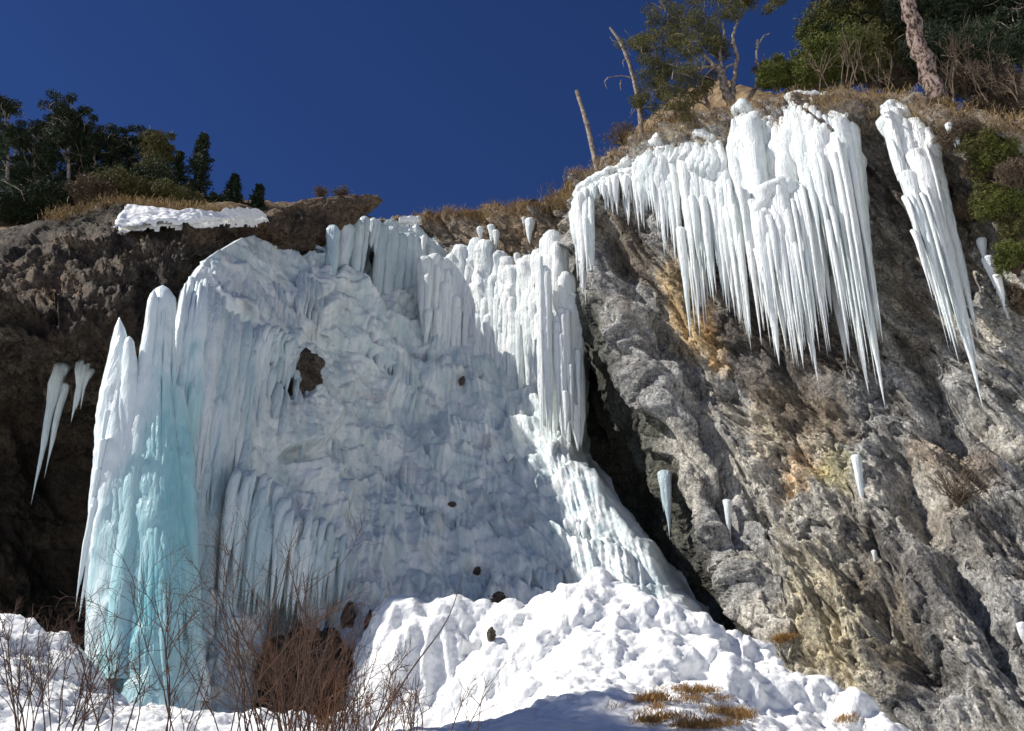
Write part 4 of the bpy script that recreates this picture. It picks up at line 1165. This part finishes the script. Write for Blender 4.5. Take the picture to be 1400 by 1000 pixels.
def spruce(px, pyb, pyt, Y, wpx, mat, label, name='spruce_tree', seed=0, group=None, dens=0.85, ragged=0.5, lean=0.0):
    rng = np.random.default_rng(seed)
    base = P(px, pyb, Y); H = zat(0, pyt, 0, Y) - base[2]; W = wpx * px_m(Y, pyt) / 2
    root = empty(name, base, label, 'tree', group)
    C = np.array([base + np.array([lean * H * t, 0, H * t]) for t in np.linspace(0, 1, 14)])
    part('trunk', *tube_path(C, np.linspace(0.05 * H ** .7, 0.012, 14), 7), M_BARK, root)
    cs = []; br = []
    nl = int(26 * dens)
    for k in range(nl):
        t = 0.08 + 0.9 * (k / nl); r = W * (1 - t) ** 0.8 * rng.uniform(1 - ragged, 1 + ragged) + 0.05
        nb_ = 7
        for j in range(nb_):
            a = rng.uniform(0, 6.28); rr = r * rng.uniform(.65, 1.1)
            st = base + np.array([lean * H * t, 0, H * t]); dr = np.array([math.cos(a), math.sin(a), -0.15])
            q = wander(st, dr, rr, 5, 0.08, rng, -0.06)
            br.append(tube_path(q, np.linspace(.02, .006, 5), 4))
            m_ = int(26 * dens); u = rng.uniform(0.15, 1.05, m_) * 4; i = np.clip(u.astype(int), 0, 3); f = (u - i)[:, None]
            c = q[i] * (1 - f) + q[i + 1] * f + rng.normal(size=(m_, 3)) * np.array([.09, .09, .07]) * (0.6 + rr * .5)
            cs.append(c)
    tag(part('branches', *merge(br), M_BARK, root), kind='stuff')
    cs = np.concatenate(cs)
    part('crown', *tri_soup(cs, 0.10 + 0.012 * H, rng), mat, root, smooth=False)
    return root

def puff(c, r, n, rng, flat=.6):
    d = rng.normal(size=(n, 3)); d /= np.linalg.norm(d, axis=1, keepdims=True); d *= rng.uniform(.25, 1, (n, 1)) ** .6
    return c + d * r * np.array([1, 1, flat])

def pine(limbs, tips, base, mat, label, seed=0, leaf=0.12, npuff=60, rp=0.35, name='pine_tree', bark=None, group=None, cat='tree', spread=1.0, crown=True):
    """limbs: list of (points, r0, r1) in the world; tips: list of (centre, radius)"""
    rng = np.random.default_rng(seed)
    root = empty(name, base, label, cat, group)
    for k, (pts, r0, r1) in enumerate(limbs):
        pts = np.array(pts, float); q = spline_axis(pts, max(8, len(pts) * 6), 0)
        q[1:-1] += rng.normal(size=(len(q) - 2, 3)) * r0 * .18
        part('trunk' if k == 0 else 'limb', *tube_path(q, np.linspace(r0, r1, len(q)), 12, .10 if bark else .25, seed), bark or M_BARK, root)
    tw = []; cs = []
    for c, r in tips:
        c = np.array(c, float)
        for _ in range(5):
            q = wander(c - rng.normal(size=3) * r * .5, rng.normal(size=3) + np.array([0, 0, .4]), r * 1.3, 5, .25, rng)
            tw.append(tube_path(q, np.linspace(.022, .006, 5), 4))
        for _ in range(max(2, int(6 * spread))):
            cc = c + rng.normal(size=3) * r * .6
            cs.append(puff(cc, rp * r / .6, npuff, rng))
    if tw: tag(part('twigs', *merge(tw), bark or M_BARK, root), kind='stuff')
    if cs and crown: part('crown', *tri_soup(np.concatenate(cs), leaf, rng), mat, root, smooth=False)
    return root

BUSHK = 1.0
def bush(px, py, Y, wpx, hpx, mat, label, seed=0, leaf=.09, n=5000, name='bush', group=None, stems=True, smat=None, gaps=.5):
    rng = np.random.default_rng(seed)
    k = px_m(Y, py); base = P(px, py, Y); W = wpx * k / 2; H = hpx * k
    root = empty(name, base, label, 'bush', group)
    br = []; cs = []
    for j in range(26):
        a = rng.uniform(0, 6.28); u = rng.uniform(0, 1) ** .5
        tip = base + np.array([math.cos(a) * W * u, math.sin(a) * W * u * .7, H * (1 - .45 * u * u) * rng.uniform(.6, 1.0)])
        q = np.array([base * (1 - t) + tip * t + np.array([0, 0, -.15 * H * math.sin(t * 3.1)]) * .0 + rng.normal(size=3) * .03 for t in np.linspace(0, 1, 7)])
        br.append(tube_path(q, np.linspace(.03, .008, 7), 4))
        for _ in range(5):
            c = tip - (tip - base) * rng.uniform(0, .55) + rng.normal(size=3) * np.array([.14, .14, .1]) * W
            cs.append(puff(c, rng.uniform(.10, .24) * (W + H) * .6, int(n / 80), rng, .75))
    tag(part('stems', *merge(br), smat or M_TWIG, root), kind='stuff')
    part('crown', *tri_soup(np.concatenate(cs), leaf, rng), mat, root, smooth=False)
    return root

# left skyline forest
YL = 52
L_ = [ # px, base, top, Y, width, label
 (262,300,180,50,78,'tallest pointed spruce on the left skyline, right of the rounded pine'),
 (315,296,238,50,42,'small pointed spruce second from the right on the left skyline'),
 (350,300,252,50,34,'smallest pointed spruce at the right end of the left forest')]
L_ += [(30,318,168,56,70,'dark spruce between the two leftmost pines'),(232,298,205,54,50,'dark spruce filling the gap left of the tallest spruce'),(142,300,186,55,60,'dark spruce top between the middle pines of the left forest'),(190,300,196,56,60,'dark spruce behind the rounded olive pine')]
for i, a in enumerate(L_):
    spruce(a[0], a[1], a[2], a[3], a[4], M_NEEDLE_D, a[5], seed=i + 1)
def round_pine(px, pyb, pyt, Y, wpx, mat, label, seed, lean=0.0, n=12):
    rng = np.random.default_rng(seed); k = px_m(Y, pyt)
    base = P(px, pyb, Y); top = P(px + lean, pyt, Y); H = top[2] - base[2]; W = wpx * k / 2
    limbs = [([base, base + (top - base) * .5 + np.array([.1, 0, 0]), top - np.array([0, 0, .3])], .16, .04)]
    tips = []
    for j in range(n):
        t = rng.uniform(.25, 1.0); a = rng.uniform(0, 6.28)
        w = W * (1 - .55 * (t - .25)) * rng.uniform(.3, .9)
        s0 = base + (top - base) * t * .85; e = base + (top - base) * t + np.array([math.cos(a) * w, math.sin(a) * w * .7, -.1])
        limbs.append(([s0, (s0 + e) / 2 + np.array([0, 0, .12]), e], .05, .015)); tips.append((e, rng.uniform(.45, .8)))
    tips.append((top - np.array([0, 0, .35]), .6))
    return pine(limbs, tips, base, mat, label, seed, npuff=130, leaf=.12)
round_pine(8, 320, 140, 50, 70, M_NEEDLE_D, 'dark pine cut by the left edge of the photo', 21)
round_pine(45, 322, 178, 51, 50, M_NEEDLE_D, 'dark pine with a bare hooked top, second from the left edge', 22)
round_pine(92, 318, 145, 51, 85, M_NEEDLE_D, 'tallest dark pine of the left forest, with an uneven tiered crown', 23, n=22)
round_pine(128, 300, 182, 52, 50, M_NEEDLE_D, 'dark pine just right of the tallest one in the left forest', 24)
round_pine(154, 300, 180, 53, 44, M_NEEDLE_D, 'dark pine in the middle of the left forest, behind the olive bush', 25)
round_pine(180, 298, 188, 54, 40, M_NEEDLE_D, 'low dark tree left of the rounded olive pine', 26)
round_pine(68, 318, 165, 53, 60, M_NEEDLE_D, 'dark pine behind the two tallest pines at far left', 28)
round_pine(110, 310, 175, 54, 60, M_NEEDLE_D, 'dark pine filling the gap right of the tallest pine', 29)
round_pine(20, 320, 175, 54, 70, M_NEEDLE_D, 'dark lower pine beside the pine at the left edge', 30)
round_pine(212, 296, 190, 50, 60, M_NEEDLE_O, 'rounded olive pine on the left skyline, left of the tallest spruce', 27, n=16)
for i, (px, py, Y, w, h, mt, lb) in enumerate([(170,292,45,120,72,M_NEEDLE_O,'broad olive green bush above the snow strip, in front of the pines'),
        (235,292,45,90,46,M_NEEDLE_O,'low olive bush directly above the middle of the snow strip'),
        (120,290,44,70,55,M_BRUSH,'brown brush left of the broad olive bush'),(60,305,44,90,70,M_NEEDLE_D,'dark undergrowth above the grey lichened rock at left'),
        (10,318,44,80,80,M_NEEDLE_D,'dark undergrowth at the left edge of the photo'),(290,292,47,50,30,M_NEEDLE_D,'dark low undergrowth at the foot of the small spruces'),
        (200,292,48,110,80,M_NEEDLE_D,'dark thick undergrowth behind the olive bushes')]):
    bush(px, py, Y, w, h, mt, lb, 40 + i, n=9500, leaf=.10)
for i, (px, w) in enumerate([(437,24),(466,26)]):
    bush(px, 270, 41.6, w, 20, M_BRUSH, ['sparse small bush on the left part of the ledge boulder', 'sparse small bush on the right part of the ledge boulder'][i], 60 + i, leaf=.05, n=700)

# dead trunks on the right skyline
def pole(name, pts, r0, r1, label, twigs=(), mat=None):
    pts = np.array([P(*p) for p in pts])
    root = empty(name, pts[0], label, 'tree')
    q = spline_axis(pts, 26, 0)
    part('trunk', *tube_path(q, np.linspace(r0, r1, 26), 9, .25, 3), mat or M_BARK, root)
    for tw in twigs:
        t = np.array([P(*p) for p in tw]); part('branch', *tube_path(spline_axis(t, 12, 0), np.linspace(.035, .012, 12), 5, .3), mat or M_BARK, root)
    return root
rgd = np.random.default_rng(5)
pole('dead_tree', [(818,238,37.6),(812,212,37.6),(801,165,37.6),(788,124,37.6)], .13, .09, 'short broken dead trunk, leftmost on the right skyline', [[(818,236,37.5),(810,232,37.4),(806,225,37.4)]])
tws = [[(867,108,36.3),(850,104,36.3),(832,106,36.2)],[(832,106,36.2),(827,112,36.2),(830,122,36.2)],[(858,80,36.3),(852,84,36.3),(853,92,36.2)],[(846,58,36.3),(838,56,36.3),(834,50,36.3)],
       [(872,140,36.3),(866,146,36.3),(862,156,36.2)],[(852,68,36.3),(858,70,36.4),(862,76,36.4)],[(849,110,36.3),(848,118,36.2),(849,124,36.2)]]
pole('dead_tree', [(878,196,36.3),(874,150,36.3),(864,100,36.3),(850,62,36.3),(834,38,36.3)], .13, .06, 'tall leaning dead tree with hooked side branch, right of the short trunk', tws)
pole('bare_sapling', [(929,172,35.6),(930,145,35.6),(931,128,35.6),(938,115,35.6)], .06, .02, 'thin bare sapling in front of the gnarled pine', [[(930,130,35.6),(940,122,35.6),(944,108,35.6)],[(931,150,35.6),(944,160,35.6),(950,140,35.6)]])

def PP(*a): return [P(*p) for p in a]
YP = 35.2
limbs = [(PP((1012,150,YP),(1000,138,YP),(990,120,YP),(986,98,YP),(975,90,YP)), .24, .13),
 (PP((1003,142,YP),(1003,115,YP),(1008,80,YP),(1002,55,YP),(1008,28,YP)), .13, .05),
 (PP((986,100,YP),(985,70,YP+.2),(990,50,YP+.2),(988,30,YP)), .09, .04),
 (PP((984,96,YP),(968,82,YP),(956,65,YP),(950,45,YP-.2)), .11, .04),
 (PP((984,98,YP),(968,92,YP-.3),(940,96,YP-.3),(915,88,YP-.4)), .08, .03),
 (PP((1012,150,YP),(1028,128,YP),(1040,100,YP),(1034,80,YP),(1036,55,YP)), .11, .05),
 (PP((1036,62,YP),(1044,50,YP),(1052,46,YP)), .04, .015),
 (PP((1002,88,YP),(994,92,YP),(990,98,YP)), .05, .03),
 (PP((958,70,YP),(935,60,YP),(905,62,YP)), .07, .02)]
tipl = [(920,30,.55),(940,45,.6),(905,55,.5),(960,30,.6),(990,20,.5),(930,75,.55),(905,90,.45),(945,100,.6),(925,115,.5),(965,110,.5),(900,120,.45),(975,60,.4),(960,5,.6),(990,-10,.6),(1010,5,.4),(885,60,.4),(1060,-2,.4),(950,125,.45),(910,105,.5),(875,55,.5),(890,90,.5),(915,15,.5),(1020,-5,.5),(930,150,.4),(880,140,.4),(985,75,.5),(970,45,.5),(1045,90,.3),(895,30,.5),(935,60,.5)]
pine(limbs, [(P(a, b_, YP + rgd.uniform(-.9, .9)), c_ * .95) for a, b_, c_ in tipl], P(1012, 150, YP), M_NEEDLE_O, 'gnarled many-stemmed pine with twisted grey limbs on the right skyline', 31, leaf=.065, npuff=210, rp=.5, name='gnarled_pine')
limbs = [(PP((975,155,36.5),(965,135,36.5),(968,118,36.5)), .1, .05), (PP((975,152,36.5),(955,140,36.5),(930,155,36.5)), .05, .02)]
pine(limbs, [(P(a, b_, 36.6), .5) for a, b_ in [(950,120),(925,128),(900,150),(965,105),(890,170)]], P(975, 155, 36.5), M_NEEDLE_O, 'low sparse pine behind the trunk of the gnarled pine', 32, leaf=.08, npuff=40)
# big plated trunk
pT = np.array(PP((1282,140,29.0),(1274,120,29.0),(1262,80,29.0),(1248,30,29.0),(1238,-30,29.0),(1228,-110,29.2),(1226,-200,29.4)))
limbs = [(pT, .36, .20), (PP((1232,-90,29.1),(1190,-120,28.6),(1150,-150,28.2)), .09, .03), (PP((1230,-130,29.2),(1280,-170,29.4),(1330,-200,29.5)), .09, .03), (PP((1227,-190,29.3),(1200,-240,29.2)), .08, .03)]
pine(limbs, [(P(a, b_, 29 + c_), .7) for a, b_, c_ in [(1150,-150,-1),(1180,-190,.5),(1330,-200,.5),(1290,-220,-.6),(1200,-250,0),(1240,-270,.5),(1260,-240,-.8),(1215,-210,1)]], P(1282, 140, 29.0), M_NEEDLE_D,
     'big leaning pine trunk with plated reddish bark above the narrow ice tongue', 33, bark=M_PLATE)

# right forest and brush above the lip
def hillY(px, py):
    v = DH(px, py)
    return v if v < 80 else 34.0
RB = [(1062,118,52,52,M_NEEDLE_Y,'bright green bush just right of the bare twisted limb'),(1100,122,50,75,M_NEEDLE_Y,'yellow green bush on the lip above the largest ice curtain'),
 (1122,128,60,110,M_NEEDLE_Y,'tall yellow green bush at the left edge of the right forest'),(1160,118,80,130,M_NEEDLE_Y,'large sunlit green bush in the middle of the right forest edge'),
 (1195,120,80,120,M_NEEDLE_O,'olive bush left of the big plated trunk'),(1235,125,50,70,M_BRUSH,'brown brush at the foot of the big plated trunk'),
 (1320,130,80,90,M_BRUSH,'tangled brown brush right of the big plated trunk'),(1370,150,80,110,M_BRUSH,'tangled brown brush at the right edge of the photo'),
 (1310,60,110,110,M_NEEDLE_D,'dark foliage behind the big plated trunk, to its right'),(1380,50,110,120,M_NEEDLE_D,'dark foliage in the top right corner'),
 (1190,20,110,90,M_NEEDLE_D,'dark foliage at the top edge left of the big trunk'),(1150,40,90,80,M_NEEDLE_O,'olive foliage at the top edge above the green bushes'),
 (1265,30,90,90,M_NEEDLE_D,'dark foliage directly behind the big plated trunk'),
 (1290,110,90,110,M_NEEDLE_D,'dark bush behind the foot of the big plated trunk'),(1350,115,120,120,M_NEEDLE_D,'dark bush behind the tangled brush at the right edge'),
 (1225,90,90,100,M_NEEDLE_O,'olive bush behind the left side of the big plated trunk'),(1400,190,60,80,M_BRUSH,'brown brush on the rock at the right edge, above the green bushes'),
 (1345,170,70,50,M_BRUSH,'low brown brush on the lip right of the trunk foot'),(1130,70,70,90,M_NEEDLE_Y,'yellow green tree top left edge of the right forest'),(1170,60,90,110,M_NEEDLE_O,'olive tree top above the large sunlit green bush'),(1280,160,46,40,M_BRUSH,'brown root brush right under the big plated trunk')]
for i, (px, py, w, h, mt, lb) in enumerate(RB):
    Y = {1280: 28.9}.get(px, None) or (30.5 + (2.5 if py > 100 else 6.5) * (1 if px < 1250 else .6))
    if px < 1110: Y = 33.5
    bush(px, py + 6, Y, w, h, mt, lb, 80 + i, n=7000, leaf=.085, smat=M_BRUSH)
for i, (px, pyb, pyt, Y, w, mt, lb) in enumerate([(1155,130,-40,37,110,M_NEEDLE_D,'dark pine behind the green bushes, first of the right forest'),(1205,120,-70,39,120,M_NEEDLE_D,'dark pine rising behind the left side of the plated trunk'),
   (1300,120,-80,36,140,M_NEEDLE_D,'dark pine rising right behind the plated trunk'),(1350,130,-60,34,130,M_NEEDLE_D,'dark pine above the brush near the right edge'),(1400,140,-50,33,130,M_NEEDLE_D,'dark pine cut by the right edge of the photo')]):
    round_pine(px, pyb, pyt, Y, w, mt, lb, 400 + i, n=34)
for i, (px, py, w, h, mt, lb) in enumerate([(1320,200,60,45,M_BRUSH,'brown brush on the rock right of the tiny ice lump'),(1350,215,70,50,M_NEEDLE_O,'olive bush on the rock above the broken ice strip'),(1395,260,60,60,M_BRUSH,'brown brush between the green bushes at the right edge'),
   (1330,300,50,40,M_BRUSH,'brown brush just above the broken ice strip'),(1400,430,40,50,M_BRUSH,'brown brush at the right edge below the green bushes'),(1395,330,50,50,M_NEEDLE_O,'olive bush at the right edge behind the middle green bush'),(1355,290,50,50,M_NEEDLE_O,'olive bush left of the middle green bush')]):
    bush(px, py, fy(px, py, .25), w, h, mt, lb, 420 + i, n=5500, leaf=.055, smat=M_BRUSH)
# green bushes on the rock at the right edge
for i, (px, py, w, h, lb) in enumerate([(1380,240,80,70,'green bush on the rock at the right edge, upper one'),(1385,310,90,80,'green bush on the rock at the right edge, middle one'),(1392,375,60,60,'green bush on the rock at the right edge, lower one'),(1345,250,50,50,'small brownish green bush left of the upper right-edge bush')]):
    bush(px, py, fy(px, py, .3), w, h, M_NEEDLE_Y if i < 3 else M_BRUSH, lb, 120 + i, n=4500, leaf=.06)
bush(1310, 690, fy(1310, 690, .2), 110, 60, M_BRUSH, 'bare brown brush clinging to the lower right rock face', 130, n=1500, leaf=.03, smat=M_BRUSH)

# bare twig shrubs among the forest on the right
def twig_shrub(base, H, n, spread, mat, label, seed, r=.012, depth=3, name='bare_shrub', lean=(0, 0), group=None, cat='shrub'):
    rng = np.random.default_rng(seed)
    root = empty(name, base, label, cat, group); out = []
    def grow(p, d, L, rr, dep):
        k = 9 if dep else 6
        q = wander(p, d, L, k, .11 + .03 * (depth - dep), rng, .02)
        out.append(tube_path(q, np.linspace(rr, rr * .45, k), 5))
        if dep <= 0: return
        for _ in range(rng.integers(3, 6)):
            i = rng.integers(2, k - 1); dd = q[i] - q[i - 1]; dd /= np.linalg.norm(dd) + 1e-9
            side = rng.normal(size=3); side -= side @ dd * dd; side /= np.linalg.norm(side) + 1e-9
            grow(q[i], dd + side * rng.uniform(.35, .9), L * rng.uniform(.3, .55), rr * .55, dep - 1)
    for j in range(n):
        a = rng.uniform(0, 6.28); s = spread * rng.uniform(.1, 1)
        b0 = base + np.array([rng.normal() * spread * .35, rng.normal() * spread * .35, 0])
        grow(b0, np.array([math.cos(a) * s * .45 / max(spread, .3) + lean[0], math.sin(a) * s * .2 + lean[1], 1.0]), H * rng.uniform(.6, 1.05), r * rng.uniform(.7, 1.1), depth)
    tag(part('stems', *merge(out), mat, root), kind='stuff')
    return root
for i, (px, py) in enumerate([(1140,110),(1175,105),(1215,112),(1300,115),(1345,110),(1385,120)]):
    twig_shrub(P(px, py + 15, 31.5 if px < 1250 else 29.5), 2.2, 4, .8, M_BRUSH, '', 200 + i, r=.03, depth=2, group='bare shrubs in the right forest')
for i, o in enumerate([o for o in bpy.data.objects if o.get('group') == 'bare shrubs in the right forest']):
    o['label'] = ['bare shrub left of the large sunlit green bush', 'bare shrub in front of the large sunlit green bush', 'bare shrub just left of the plated pine trunk', 'bare shrub just right of the plated pine trunk', 'bare shrub between the plated trunk and the right edge', 'bare shrub nearest the right edge of the photo'][i]
for i, (px, lb) in enumerate([(745,'faint leafless shrub standing on the brown rock cap skyline, left one'),(762,'faint leafless shrub standing on the brown rock cap skyline, right one')]):
    twig_shrub(P(px, 272, 41.5), 1.2, 3, .3, M_BRUSH, lb, 220 + i, r=.014, depth=2)
bush(852, 200, 36.9, 50, 42, M_BRUSH, 'brown bush between the two dead trunks on the lip', 140, n=1500, leaf=.05)
bush(935, 172, 36.5, 70, 30, M_BRUSH, 'low brown bush under the sparse pine on the lip', 141, n=1800, leaf=.05)

# ------------------------------------------------------------------ foreground shrubs
FS = [ # px, py base, Y, height m, stems, spread, label
 (30,1030,12.0,1.5,9,.9,'dark leafless shrub in the bottom left corner'),(95,1035,12.5,1.6,9,.8,'dark leafless shrub second from the left along the bottom'),
 (185,1035,12.5,1.5,7,.9,'dark leafless shrub in front of the turquoise pillar foot'),(262,1035,12.0,1.9,8,1.0,'tall arching leafless shrub in front of the turquoise ice'),
 (345,1035,12.0,2.2,11,.8,'tallest leafless shrub, left of the rusty thicket'),(395,1035,12.6,2.0,11,.7,'dense leafless shrub at the left edge of the rusty thicket'),
 (520,1040,12.5,1.1,7,.9,'low leafless shrub right of the rusty thicket')]
for i, (px, py, Y, H, n_, sp, lb) in enumerate(FS):
    twig_shrub(P(px, py, Y), H, n_, sp, M_TWIG, lb, 300 + i, r=.0105, depth=3)
for i, (px, lb) in enumerate([(408,'left clump of the rusty brown thicket below the ice tips'),(435,'middle clump of the rusty brown thicket below the ice tips'),(462,'right clump of the rusty brown thicket below the ice tips')]):
    twig_shrub(P(px, 1035, 15.0), 1.7 if i < 2 else 1.25, 15, .45, M_RUST, lb, 330 + i, r=.012, depth=2, name='rusty_thicket')
twig_shrub(P(500, 1035, 14.0), 1.1, 22, .8, M_RUST, 'low rusty brush right of the thicket at the bottom edge', 340, r=.010, depth=2, name='rusty_thicket')
o = twig_shrub(P(610, 1035, 12.0), .9, 6, .9, M_TWIG, 'thin low shrub in front of the sunlit mound, bottom centre', 341, r=.008, depth=2)
# long slanting twig before the mound
pole('bare_branch', [(505,1010,13),(560,920,13),(610,850,13.2),(632,790,13.4)], .012, .004, 'single long bare twig slanting up in front of the sunlit mound', mat=M_TWIG)

# ------------------------------------------------------------------ dry grass
def blades(pts, n_per, L, w, rng, lean=(0, 0), spread=.2):
    Cn = np.repeat(np.array(pts), n_per, 0); n = len(Cn)
    b = Cn + rng.normal(size=(n, 3)) * np.array([spread, spread, .02])
    d = rng.normal(size=(n, 3)) * .45; d[:, 2] = rng.uniform(.3, 1, n); d[:, 0] += lean[0]; d[:, 1] += lean[1]
    d /= np.linalg.norm(d, axis=1, keepdims=True); Ln = L * rng.uniform(.5, 1.2, (n, 1))
    s = rng.normal(size=(n, 3)); s[:, 2] = 0; s /= np.linalg.norm(s, axis=1, keepdims=True)
    mid = b + d * Ln * .55; tip = b + d * Ln + np.array([0, 0, -.35]) * Ln
    V = np.stack([b - s * w, b + s * w, mid + s * w * .7, mid - s * w * .7, tip], 1).reshape(-1, 3)
    i = np.arange(n)[:, None] * 5
    F = np.concatenate([i + np.array([[0, 1, 2]]), i + np.array([[0, 2, 3]]), i + np.array([[3, 2, 4]])])
    return V, F
rng = np.random.default_rng(99)
# fringe along the right lip
c = []
lipx = np.interp; n_ = 2600
ri = rng.integers(0, 26, n_); cj = rng.integers(20, A0.shape[1] if False else 259, n_)
ri = rng.integers(2, 40, n_); cj = rng.integers(60, 679, n_)
Lp = cliffR
c = Lp[ri, cj] + rng.normal(size=(n_, 3)) * np.array([.12, .12, .0])
qx, qy = proj(c)
c = c[(qx > 560) & (qx < 1420)]
V, F = blades(c, 14, .34, .010, rng, (0, -.35), .16)
o = solo('lip_grass', V, F, M_GRASS, 'dry brown grass along the top lip of the right cliff', 'grass', smooth=False); o['kind'] = 'stuff'
c2 = []
for (cx_, cy_, w_, h_, n_) in [(955,948,26,10,60),(985,968,22,8,60),(1010,982,14,6,30),(892,958,16,12,50),(905,990,34,10,90),(960,995,40,6,60),(830,965,8,6,8),(1160,985,10,4,8)]:
    for _ in range(n_):
        a, b_ = cx_ + rng.normal() * w_ * .6, cy_ + rng.normal() * h_ * .6
        Y = DS(a, b_)
        if Y < 40: c2.append(P(a, b_, Y))
V, F = blades(c2, 30, .22, .007, rng, (0.2, -.2), .10)
o = solo('mound_grass', V, F, M_GRASS_G, 'golden dry grass poking through the snow at the bottom, right of centre', 'grass', smooth=False); o['kind'] = 'stuff'
c3 = []
for (cx_, cy_, w_, h_, n_) in [(1070,874,12,5,30)]:
    for _ in range(n_):
        a, b_ = cx_ + rng.normal() * w_ * .6, cy_ + rng.normal() * h_ * .6
        c3.append(P(a, b_, DR(a, b_) - .02))
V, F = blades(c3, 30, .2, .008, rng, (0.1, -.4), .10)
o = solo('rock_grass', V, F, M_GRASS_G, 'small orange brown grass tuft at the foot of the right cliff', 'grass', smooth=False)
c4 = []
for _ in range(110):
    a = rng.uniform(70, 300); b_ = np.interp(a, [70, 150, 300], [300, 276, 290]) + rng.uniform(-4, 6)
    v_ = left_Y(a, b_)
    c4.append(P(a, b_, v_ + .1))
V, F = blades(c4, 24, .35, .012, rng, (0, -.3), .2)
o = solo('left_grass', V, F, M_GRASS, 'dry grass along the top of the left rock outcrop', 'grass', smooth=False); o['kind'] = 'stuff'

# two tall unseen pines, added left of the frame to shade the near snow
for i, (x, y, h) in enumerate([(-14.5, 18.6, 19.0), (-16.0, 16.6, 19.5)]):
    base = np.array([x, y, 1.5]); top = base + np.array([.3, 0, h]); rg = np.random.default_rng(70 + i)
    limbs = [([base, (base + top) / 2, top], .25, .05)]; tips = []
    for j in range(18):
        t = rg.uniform(.68, 1.0); a = rg.uniform(0, 6.28); w = 1.6 * (1.25 - t) / .5
        s0 = base + (top - base) * t * .95; e = base + (top - base) * t + np.array([math.cos(a) * w, math.sin(a) * w * .6, 0.2])
        limbs.append(([s0, (s0 + e) / 2, e], .06, .02)); tips.append((e, .8))
    pine(limbs, tips, base, M_NEEDLE_D, ['tall pine just outside the left edge, the nearer to the cliff', 'tall pine just outside the left edge, the nearer to the camera'][i], 500 + i, npuff=60, leaf=.16)
